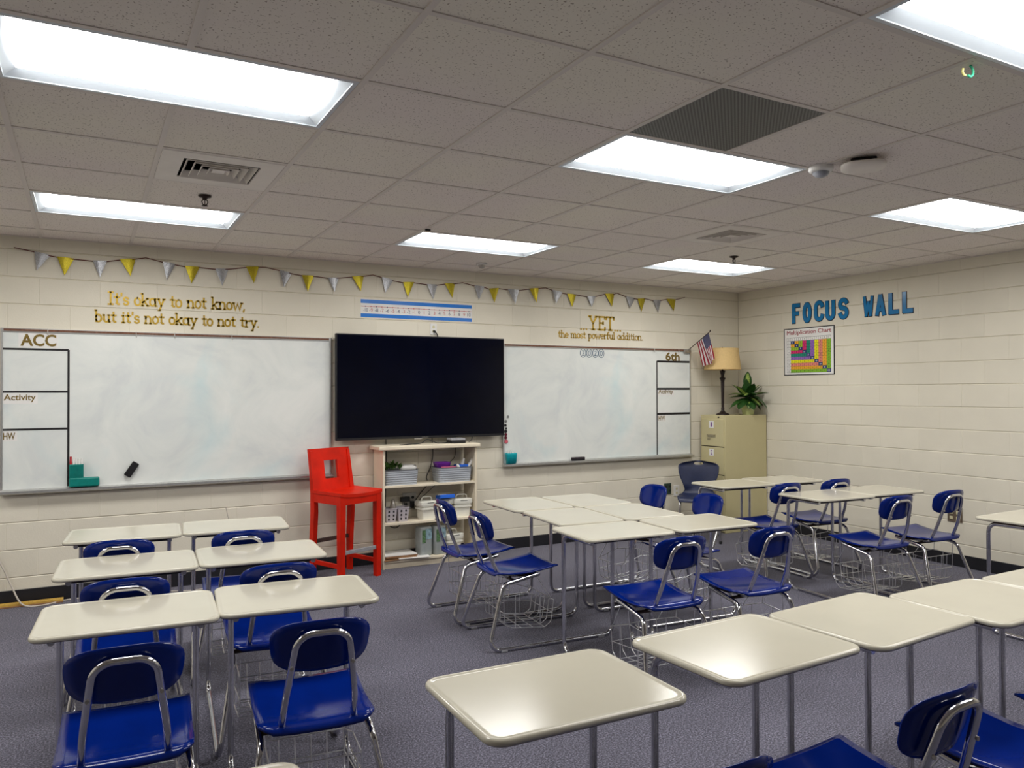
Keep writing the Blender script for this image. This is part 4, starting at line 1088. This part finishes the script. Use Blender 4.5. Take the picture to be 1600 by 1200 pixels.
# ivory caddies
def make_caddy():
    t = empty('supply_caddy'); 
    mb = MB().loft([[(x * q, y * q, z) for x, y in rrect(.19, .15, .018)] for q, z in ((.78, 0), (.84, .085), (.86, .088))], smooth=False); mb.build('lower_tub', M['caddy'], t)
    mb = MB().loft([[(x * q, y * q, z) for x, y in rrect(.20, .165, .022)] for q, z in ((.92, .088), (.94, .090), (.94, .106), (.84, .107), (.84, .118), (.96, .119), (1.0, .135), (1.0, .160), (.93, .165), (.5, .168))], smooth=False)
    mb.build('upper_tub', M['caddy'], t)
    MB().tube(fillet([(-.062, 0, .145), (-.056, 0, .200), (.056, 0, .200), (.062, 0, .145)], .025, 5), .006, 8).build('handle', M['caddy'], t)
    MB().box((-.035, -.085, .150), (.040, -.0815, .154)).build('slot', M['blackp'], t)
    return t
cd = make_caddy()
for i, (x, y, z, sc, rz, lab) in enumerate(((2.752, 6.675, SH[1], 1., .15, 'ivory two tier supply caddy, left one on the middle bookcase shelf'),
                                    (3.105, 6.675, SH[1], 1., -.1, 'ivory two tier supply caddy, right one on the middle bookcase shelf'),
                                    (2.925, 6.715, SH[1], 1.02, .05, 'ivory supply caddy behind the blue pad on the middle shelf'),
                                    (3.010, 6.690, SH[2], 1.05, .2, 'ivory supply caddy on the bottom bookcase shelf'))):
    o = cd if i == 0 else copy_tree(cd)
    put(o, x, y, z, rz); o.scale = (sc * .9, sc * .9, sc); tag(o, lab, 'caddy', 'ivory supply caddies in the bookcase')
o = MB().box((-.075, -.05, -.014), (.075, .06, .020), .004, mtx=Matrix.Rotation(R(-8), 4, 'X')).build('blue_pad', M['bluef'], None, (2.935, 6.655, SH[1] + .190)); tag(o, 'bright blue pad resting on top of the middle caddy', 'pad')
# clear canisters
def make_jug():
    t = empty('plastic_canister')
    MB().loft([[(x * q, y * q, z) for x, y in rrect(.122, .12, .022)] for q, z in ((.92, 0), (1, .01), (1, .245), (.94, .26), (.90, .262))], smooth=True).build('body', M['jug'], t)
    MB().box((-.015, -.0635, .15), (.050, -.0605, .245), .001).build('front_label', M['jugb'], t)
    MB().box((-.048, -.0645, .12), (-.012, -.0605, .235), .001).build('leaf_print', M['jugg'], t)
    return t
jg = make_jug()
for i, (x, lab) in enumerate(((2.722, 'cloudy clear canister on the bottom shelf, left of the pair'), (2.862, 'cloudy clear canister on the bottom shelf, right of the pair'))):
    o = jg if i == 0 else copy_tree(jg); put(o, x, 6.670, SH[2], .12); tag(o, lab, 'canister', 'canisters on the bottom shelf')
# clipboards and papers
st = [(2.47, 6.675, .006, .33, .225, 0.05, 'wood', 'clipboard', 'brown clipboard at the bottom of the pile on the lowest shelf'),
      (2.60, 6.640, .005, .29, .20, -.12, 'paper', 'paper', 'loose white sheets sliding out of the clipboard pile'),
      (2.47, 6.690, .008, .31, .215, -.05, 'wood', 'clipboard', 'middle brown clipboard of the pile on the lowest shelf'),
      (2.48, 6.690, .012, .30, .21, .03, 'wood', 'clipboard', 'upper brown clipboard of the pile on the lowest shelf'),
      (2.475, 6.690, .009, .30, .21, -.02, 'paper', 'paper', 'stack of white paper on top of the clipboard pile')]
z = SH[2]
for x, y, h, w, d, rz, mm, nm, lab in st:
    if nm == 'clipboard':
        t = empty(nm, (x, y, z), rz, lab, nm, 'clipboards on the lowest shelf'); MB().box((-w / 2, -d / 2, 0), (w / 2, d / 2, h), .001).build('hardboard', M[mm], t)
        MB().box((w / 2 - .02, -.04, h - .002), (w / 2 + .004, .04, h + .004), .001).build('clip', M['steel'], t)
        z += h
    else:
        tag(MB().box((-w / 2, -d / 2, 0), (w / 2, d / 2, h), .001).build('paper_stack', M['paper'], None), lab, 'paper'); put(bpy.context.scene.objects[-1] if False else COL.objects[-1], x, y, z, rz); z += h
    z += .0005

# ================================================================== RED STOOL
st = empty('counter_stool', (0, 0, 0), 0, 'tall red wooden stool with a square hole in its back', 'stool')
fl, fr, bl, brr = Vector((1.822, 6.238, 0)), Vector((2.225, 6.397, 0)), Vector((1.665, 6.635, 0)), Vector((2.065, 6.775, 0))
ux = (fr - fl).normalized(); uy = Vector((-ux.y, ux.x, 0))
oc = (fl + fr) / 2
SW = (fr - fl).length; SD = .405; SZ = .735
def SP(x, y, z): p = oc + ux * x + uy * y; return (p.x, p.y, z)
mS = Matrix(((ux.x, uy.x, 0, oc.x), (ux.y, uy.y, 0, oc.y), (0, 0, 1, 0), (0, 0, 0, 1)))
# seat with a dished front
mb = MB(); n = 10; rows = 8; top = []
for j in range(rows + 1):
    for i in range(n + 1):
        u = -1 + 2 * i / n; v = j / rows
        dip = .012 * math.cos(u * PI / 2) * (1 - .4 * v)
        top.append((u * (SW / 2 + .004), -.004 + v * SD, SZ - dip + .006 * (abs(u) > .98)))
bot = [(x, y, z - .026) for x, y, z in top]; o_ = len(top); fs = []
for j in range(rows):
    for i in range(n):
        a = j * (n + 1) + i; fs += [[a, a + 1, a + n + 2, a + n + 1], [o_ + a, o_ + a + n + 1, o_ + a + n + 2, o_ + a + 1]]
for j in range(rows):
    for i in (0, n): a = j * (n + 1) + i; fs.append([a, a + n + 1, o_ + a + n + 1, o_ + a])
for i in range(n):
    for j in (0, rows): a = j * (n + 1) + i; fs.append([a, a + 1, o_ + a + 1, o_ + a])
mb.add(top + bot, fs, 0, False); mb.xf(mS).build('seat', M['red'], st)
mb = MB(); hw = SW / 2
mb.box((-hw + .05, .002, SZ - .095), (hw - .05, .026, SZ - .022), .002); mb.box((-hw + .05, SD - .03, SZ - .095), (hw - .05, SD - .008, SZ - .022), .002)
mb.box((-hw + .002, .05, SZ - .095), (-hw + .026, SD - .04, SZ - .022), .002); mb.box((hw - .026, .05, SZ - .095), (hw - .002, SD - .04, SZ - .022), .002)
mb.xf(mS).build('apron', M['red'], st)
def leg(path, w, d):
    mb = MB(); ls = []
    for x, y, z, q in path: ls.append([(x - w * q / 2, y - d * q / 2, z), (x + w * q / 2, y - d * q / 2, z), (x + w * q / 2, y + d * q / 2, z), (x - w * q / 2, y + d * q / 2, z)])
    mb.loft(ls, smooth=False).xf(mS).build('leg', M['red'], st)
for s in (-1, 1):
    x = s * (hw - .026); leg([(x, .027, 0, .85), (x, .027, SZ - .022, 1.)], .054, .054)
    x = s * (hw - .022)
    leg([(x, SD - .002, 0, .85), (x, SD - .005, .30, 1.), (x, SD - .022, .55, 1.05), (x, SD - .018, SZ - .03, 1.), (x, SD + .004, SZ + .13, .8), (x, SD + .034, SZ + .33, .6)], .042, .050)
# back panel with square window
tilt = Matrix.Translation((0, SD - .012, SZ - .01)) @ Matrix.Rotation(R(-9), 4, 'X')
a_, b_ = hw - .006, .362; hx0, hx1, hz0, hz1 = -.070, .070, .098, .256
mb = MB()
for lo, hi in (((-a_, -.013, 0), (hx0, .013, b_)), ((hx1, -.013, 0), (a_, .013, b_)), ((hx0, -.013, 0), (hx1, .013, hz0)), ((hx0, -.013, hz1), (hx1, .013, b_))):
    mb.box(lo, hi, 0)
mb.xf(mS @ tilt).build('back_panel', M['red'], st)
mb = MB()
for s in (-1, 1): mb.box((s * (hw - .030) - .011, .04, .115), (s * (hw - .030) + .011, SD + .02, .150), .002)
mb.xf(mS).build('side_stretcher', M['red'], st)
MB().box((-hw + .05, .010, .232), (hw - .05, .034, .262), .003).xf(mS).build('footrest', M['grey_glide'], st)
MB().box((-hw + .04, SD - .014, .285), (hw - .04, SD + .008, .318), .003).xf(mS).build('rear_stretcher', M['brownw'], st)

# ================================================================== FILING CABINET
fc = empty('filing_cabinet', (0, 0, 0), 0, 'tall tan steel filing cabinet in the room corner with numbered drawers', 'filing cabinet')
cx0, cx1, cy0, cy1, cz = 6.178, 6.812, 6.402, 6.790, 1.300
MB().box((cx0 + .004, cy0, 0), (cx1, cy1, cz), .005).build('body', M['filing'], fc)
for k in range(4):
    zt = cz - .045 - k * .312
    d = MB().box((cx0 - .006, cy0 + .018, zt - .302), (cx0 + .010, cy1 - .018, zt), .004).build('drawer', M['filing'], fc)
    cy = (cy0 + cy1) / 2 + .012
    mb = MB(); mb.tube(fillet([(cx0 - .004, cy - .060, zt - .175), (cx0 - .026, cy - .058, zt - .178), (cx0 - .026, cy + .058, zt - .178), (cx0 - .004, cy + .060, zt - .175)], .01, 3), .0055, 8)
    mb.box((cx0 - .0075, cy - .062, zt - .205), (cx0 - .005, cy + .062, zt - .172)); mb.build('handle', M['pull'], d)
    MB().box((cx0 - .012, cy + .022, zt - .232), (cx0 - .005, cy + .060, zt - .214), .002).build('latch', M['pull'], d)
    MB().box((cx0 - .0045, cy0 + .018, zt - .3105), (cx0 + .008, cy1 - .018, zt - .3035)).build('seam', M['fildark'], d)
    if k < 3:
        tg = MB().box((cx0 - .008, cy - .035, zt - .100), (cx0 - .0062, cy + .038, zt - .022), .0005).build('number_tag', M['paper'], d)
        mb = MB(); add_text(mb, str(k + 1), -(cy + .012) , zt - .088, -(cy - .014), zt - .034, lambda u, z, dd: (cx0 - .0084 - dd, -u, z), 0, .02); mb.build('numeral', vary(mat('violet_print', (.22, .10, .30), rough=.6), 20, .1), tg)
MB().lathe([(.008, -.004), (.008, .006)], (cx0 - .002, cy0 + .10, cz - .022), 12, axis='x').build('lock', M['blackp'], fc)
# ================================================================== TABLE LAMP
lp = empty('table_lamp', (6.345, 6.610, cz), 0, 'dark bronze table lamp with a beige drum shade on the filing cabinet', 'lamp')
MB().lathe([(.074, 0), (.076, .006), (.066, .014), (.045, .022), (.030, .032), (.020, .045), (.016, .060), (.019, .075), (.013, .090)], n=28).build('base', M['lampm'], lp)
MB().lathe([(.014, .085), (.015, .12), (.017, .25), (.020, .36), (.020, .385), (.032, .410), (.034, .418), (.020, .424), (.017, .445), (.030, .490), (.032, .500), (.010, .502), (.008, .560)], n=24).build('stem', M['lampm'], lp)
sh = MB(); n = 40
sh.lathe([(.204, .512), (.176, .752)], n=n, cap=False); sh.lathe([(.2015, .512), (.1735, .752)], n=n, cap=False)
sh.tube([(.2032 * math.cos(2 * PI * k / n), .2032 * math.sin(2 * PI * k / n), .514) for k in range(n)], .003, 6, closed=True)
sh.tube([(.1752 * math.cos(2 * PI * k / n), .1752 * math.sin(2 * PI * k / n), .750) for k in range(n)], .003, 6, closed=True)
sh.build('lamp_shade', M['shade'], lp)
mb = MB().tube([(.05, 0, .54), (.065, 0, .64), (.04, 0, .72), (0, 0, .742), (-.04, 0, .72), (-.065, 0, .64), (-.05, 0, .54)], .002, 5)
for a in range(3): mb.tube([(0, 0, .745), (.174 * math.cos(a * 2.094), .174 * math.sin(a * 2.094), .748)], .0018, 5)
mb.tube([(-.05, 0, .54), (.05, 0, .54)], .003, 5); mb.build('harp', M['lampm'], lp)
MB().lathe([(.004, .740), (.009, .752), (.010, .760), (.004, .770), (.001, .773)], n=12).build('finial', M['lampm'], lp)
MB().lathe([(.012, .545), (.022, .60), (.030, .64), (.022, .675), (.001, .685)], n=14).build('bulb', M['white'], lp)
# ================================================================== POTTED PLANT
pp = empty('potted_plant', (6.625, 6.500, cz), 0, 'variegated leafy plant in a pale green pot on the filing cabinet', 'plant')
MB().lathe([(.058, 0), (.062, .004), (.080, .09), (.090, .128), (.094, .130), (.094, .146), (.086, .146), (.080, .125)], n=28).build('pot', M['pot'], pp)
MB().lathe([(.001, .128), (.082, .126), (.083, .120)], n=20).build('soil', M['soil'], pp)
def leaf(mb, base, az, el, L_, W_, droop, roll=0., pale=True):
    n = 8; L_ *= 1.1; W_ *= 1.2; w = 4; d = Vector((math.cos(az) * math.cos(el), math.sin(az) * math.cos(el), math.sin(el))); p = Vector(base); side = Vector((-math.sin(az), math.cos(az), 0))
    side = Matrix.Rotation(roll, 3, d) @ side; vs = []; 
    for i in range(n + 1):
        u = i / n; hw = W_ * (math.sin(PI * min(1, u * .92 + .06)) ** .8) * (1 - .25 * u) + .001
        if i == n: hw = .001
        nn = side.cross(d).normalized()
        for k in range(w + 1):
            s = -1 + 2 * k / w; vs.append(p + side * s * hw + nn * (abs(s) * hw * .28))
        p = p + d * (L_ / n); el2 = droop / n
        d = (d + Vector((0, 0, -1)) * el2).normalized()
        side = (side - d * side.dot(d)).normalized()
    o = len(mb.v); mb.v += [tuple(v) for v in vs]
    for i in range(n):
        for k in range(w):
            a = o + i * (w + 1) + k; mb.f.append([a, a + 1, a + w + 2, a + w + 1]); mb.mi.append(1 if (pale and k in (1, 2) and 0 < i < n - 1) else 0); mb.sm.append(True)
mb = MB(); stems = MB(); random.seed(23)
ring = [(0., 0., .30, .26, .050)]
leaves = []
for k in range(9): leaves.append((2 * PI * k / 9 + random.uniform(-.2, .2), R(random.uniform(-8, 12)), random.uniform(.19, .24), random.uniform(.046, .058), random.uniform(.8, 1.5), random.uniform(.03, .08)))
for k in range(10): leaves.append((2 * PI * k / 10 + random.uniform(-.25, .25), R(random.uniform(15, 32)), random.uniform(.18, .23), random.uniform(.042, .054), random.uniform(.7, 1.3), random.uniform(.06, .12)))
for k in range(6): leaves.append((2 * PI * k / 6 + random.uniform(-.3, .3), R(random.uniform(40, 58)), random.uniform(.15, .20), random.uniform(.038, .048), random.uniform(.4, .9), random.uniform(.08, .13)))
leaves.append((R(225), R(84), .18, .046, .02, .165)); leaves.append((R(215), R(70), .17, .044, .1, .10)); leaves.append((R(300), R(8), .25, .046, 2.2, .08)); leaves.append((R(330), R(5), .24, .042, 2.6, .05))
WX, WY = XR - .015 - 6.625, YF - .015 - 6.500
for az, el, L_, W_, dr, hgt in leaves:
    reach = L_ * math.cos(el) + .02
    if math.cos(az) * reach > WX - .03: L_ *= .82; az += .25
    base = (math.cos(az) * .02, math.sin(az) * .02, .130 + hgt)
    stems.tube([(math.cos(az) * .015, math.sin(az) * .015, .120), base], .0035, 5)
    m0 = len(mb.v); leaf(mb, base, az, el, L_, W_, dr, random.uniform(-.3, .3), random.random() < (.35 if el < R(13) else .7))
    for i in range(m0, len(mb.v)):
        x, y, z = mb.v[i]; mb.v[i] = (min(x, WX), min(y, WY), max(z, .012 if math.hypot(x, y) < .2 and x > -.4 else .012))
# one leaf drooping over the pot rim towards the viewer
leaf(mb, (-.03, -.05, .150), R(225), R(10), .13, .036, 2.6)
mb.build('foliage', [M['leaf'], M['leafp']], pp); stems.build('stems', M['leaf'], pp)

# ================================================================== FLAG
fg = empty('flag_on_staff', (0, 0, 0), 0, 'small United States flag on a staff clipped to the right whiteboard corner', 'flag')
P0 = Vector((6.004, YF - .040, 2.028)); P1 = Vector((5.995, 6.430, 2.222)); dv = P1 - P0
MB().tube([P0, P1], .0048, 8).build('staff', M['bronze'], fg)
MB().lathe([(.001, 0), (.007, .004), (.007, .012), (.001, .018)], tuple(P1), 10).build('finial', M['bronze'], fg)
mb = MB().box((5.955, YF - .052, 2.006), (6.050, YF - .026, 2.046), .004); mb.tube([P0 - dv * .03, P0 + dv * .12], .009, 8); mb.build('bracket', M['steel'], fg)
Ht, Hb = P0 + dv * .93, P0 + dv * .43       # hoist ends (tip end = canton side)
NS, NF = 13, 18; grid = []
for j in range(NF + 1):
    v = j / NF; row = []
    for i in range(NS * 2 + 1):
        u = i / (NS * 2); p = Ht.lerp(Hb, u)
        off = Vector((.105 * v + .008 * math.sin(u * 9 + v * 3) * v, (.02 * math.sin(u * 7 + 1.2) * v), -.280 * v - .010 * math.sin(u * 5) * v))
        row.append(p + off)
    grid.append(row)
def flagpart(name, cond, m, dx=0.):
    mb = MB()
    for j in range(NF):
        for i in range(NS * 2):
            if cond(i // 2, j): mb.add([grid[j][i] + Vector((dx, 0, 0)), grid[j][i + 1] + Vector((dx, 0, 0)), grid[j + 1][i + 1] + Vector((dx, 0, 0)), grid[j + 1][i] + Vector((dx, 0, 0))], [[0, 1, 2, 3]], 0, True)
    return mb.build(name, m, fg)
can = lambda s, j: s < 7 and j < 8
flagpart('red_stripes', lambda s, j: s % 2 == 0 and not can(s, j), M['fred']); flagpart('white_stripes', lambda s, j: s % 2 == 1 and not can(s, j), M['fwhite'])
c_ = flagpart('canton', can, M['fblue'])
mb = MB()
for j in range(9):
    for i in range(6 if j % 2 == 0 else 5):
        v = (j + .8) * 8 / 9.6 / NF * 1.02; u = ((i + (.5 if j % 2 == 0 else 1.0)) / 6) * 7 / 13
        jj = min(NF - 1, int(v * NF)); ii = min(NS * 2 - 1, int(u * NS * 2))
        p = grid[jj][ii].lerp(grid[jj][ii + 1], u * NS * 2 - ii) + (grid[jj + 1][ii] - grid[jj][ii]) * (v * NF - jj)
        for dx in (-.0012, .0012):
            q = []
            for k in range(10):
                rr = .0050 if k % 2 == 0 else .0021; aa = 2 * PI * k / 10
                e1 = (grid[jj][ii + 1] - grid[jj][ii]).normalized(); e2 = (grid[jj + 1][ii] - grid[jj][ii]).normalized()
                q.append(p + e1 * math.cos(aa) * rr + e2 * math.sin(aa) * rr + Vector((dx, 0, 0)))
            mb.add(q, [list(range(10))])
mb.build('stars', M['fwhite'], c_)

# ================================================================== NAVY SHELL CHAIR
ch = empty('plastic_chair', (5.700, 6.300, 0), R(-42), 'navy one piece plastic chair with an oval grip hole by the filing cabinet', 'chair')
# local: faces -y ; seat then back in one surface
prof = [(-.235, .420), (-.225, .445), (-.19, .456), (-.10, .452), (.0, .444), (.10, .440), (.165, .450), (.196, .480), (.210, .52), (.217, .57), (.224, .63), (.231, .69), (.242, .742), (.262, .812)]
hwid = [.200, .212, .218, .218, .214, .205, .172, .148, .150, .168, .194, .212, .216, .216]
n = 24; top = []
rings_ = []
for (y, z), hw in zip(prof, hwid):
    row = []
    for k in range(n + 1):
        u = -1 + 2 * k / n
        if z > .5: row.append((u * hw, y - .055 * u * u, z))
        else: row.append((u * hw, y, z + .016 * u * u * (1 if y > -.2 else .3)))
    rings_.append(row)
# subdivide upper back to cut the oval hole
def lerp3(a, b, t): return tuple(a[i] * (1 - t) + b[i] * t for i in range(3))
rows = []
for i in range(len(rings_) - 1):
    sub = 12 if prof[i][1] >= .74 else 1
    for s in range(sub): 
        t = s / sub; hw_t = None
        rows.append([lerp3(rings_[i][k], rings_[i + 1][k], t) for k in range(n + 1)])
rows.append(rings_[-1])
# rounded top outline
for r_ in rows:
    z = r_[0][2]
    if z > .745:
        q = min(1, (z - .745) / .067); hw = .216 * max(.10, 1 - q ** 2.6) ** (1 / 1.9); cur = abs(r_[0][0])
        for k in range(n + 1):
            x, y, zz = r_[k]; r_[k] = (x / cur * hw if cur else x, y, zz)
def ishole(i, k):
    x = sum(rows[a][b][0] for a in (i, i + 1) for b in (k, k + 1)) / 4; z = sum(rows[a][b][2] for a in (i, i + 1) for b in (k, k + 1)) / 4
    return (x / .052) ** 2 + ((z - .780) / .017) ** 2 < 1
mb = MB(); vs = [p for r_ in rows for p in r_]; bk = [(x, y + (.006 if z > .5 else 0), z - (.006 if z <= .5 else 0)) for x, y, z in vs]
o_ = len(vs); fs = []; cells = {(i, k) for i in range(len(rows) - 1) for k in range(n) if not ishole(i, k)}
for i, k in cells:
    a = i * (n + 1) + k; fs += [[a, a + 1, a + n + 2, a + n + 1], [o_ + a, o_ + a + n + 1, o_ + a + n + 2, o_ + a + 1]]
    for di, dk, e in ((-1, 0, (a, a + 1)), (1, 0, (a + n + 1, a + n + 2)), (0, -1, (a, a + n + 1)), (0, 1, (a + 1, a + n + 2))):
        if (i + di, k + dk) not in cells: fs.append([e[0], e[1], o_ + e[1], o_ + e[0]])
mb.add(vs + bk, fs, 0, True); mb.build('shell', M['navy'], ch)
for s in (-1, 1):
    path = [(s * .215, -.215, .012), (s * .190, -.185, .428), (s * .190, .13, .420), (s * .215, .235, .012)]
    MB().tube(fillet(path, .05, 6), .0115, 10).build('leg_frame', M['chrome'], ch)
    for y in (-.2155, .2355): MB().lathe([(.015, 0), (.016, .022), (.012, .03)], (s * .2155, y, 0), 12).build('foot_cap', M['blackp'], ch)
mb = MB().tube([(-.19, -.12, .424), (.19, -.12, .424)], .009, 8); mb.tube([(-.19, .08, .422), (.19, .08, .422)], .009, 8); mb.build('cross_bar', M['bronze'], ch)
MB().lathe([(.001, 0), (.001, .001)], (0, 0, .4), 8)

# ================================================================== WORLD, LIGHT, CAMERA
w = bpy.data.worlds.new('World'); SC.world = w; w.use_nodes = True
w.node_tree.nodes['Background'].inputs[0].default_value = (.05, .05, .05, 1); w.node_tree.nodes['Background'].inputs[1].default_value = .2

cam_d = bpy.data.cameras.new('camera'); cam = bpy.data.objects.new('camera', cam_d); COL.objects.link(cam)
cam_d.sensor_fit = 'HORIZONTAL'; cam_d.sensor_width = 36.; cam_d.lens = 1216.91165 / 1600 * 36
cam_d.clip_start = .05; cam_d.clip_end = 60
yaw, pit, rol = .50085, .01036, -.00292
c, s = math.cos(rol), math.sin(rol)
def ray(x, v):
    x, v = c * x - s * v, s * x + c * v
    F = math.cos(pit) - math.sin(pit) * v; U = math.sin(pit) + math.cos(pit) * v
    return Vector((math.cos(yaw) * x + math.sin(yaw) * F, -math.sin(yaw) * x + math.cos(yaw) * F, U))
fwd = ray(0, 0); rx = (ray(1, 0) - fwd).normalized(); uy_ = (ray(0, 1) - fwd).normalized(); fwd.normalize()
cam.matrix_world = Matrix(((rx.x, uy_.x, -fwd.x, 0), (rx.y, uy_.y, -fwd.y, 0), (rx.z, uy_.z, -fwd.z, HC), (0, 0, 0, 1)))
SC.camera = cam
SC.view_settings.view_transform = 'Standard'; SC.view_settings.look = 'None'; SC.view_settings.gamma = 1.
SC.view_settings.use_curve_mapping = False; SC.view_settings.exposure = .86
SC.cycles.use_denoising = True
SC.cycles.max_bounces = 8; SC.cycles.diffuse_bounces = 5; SC.cycles.glossy_bounces = 4
SC.cycles.sample_clamp_indirect = 6
SC.cycles.use_adaptive_sampling = True; SC.cycles.adaptive_threshold = .015
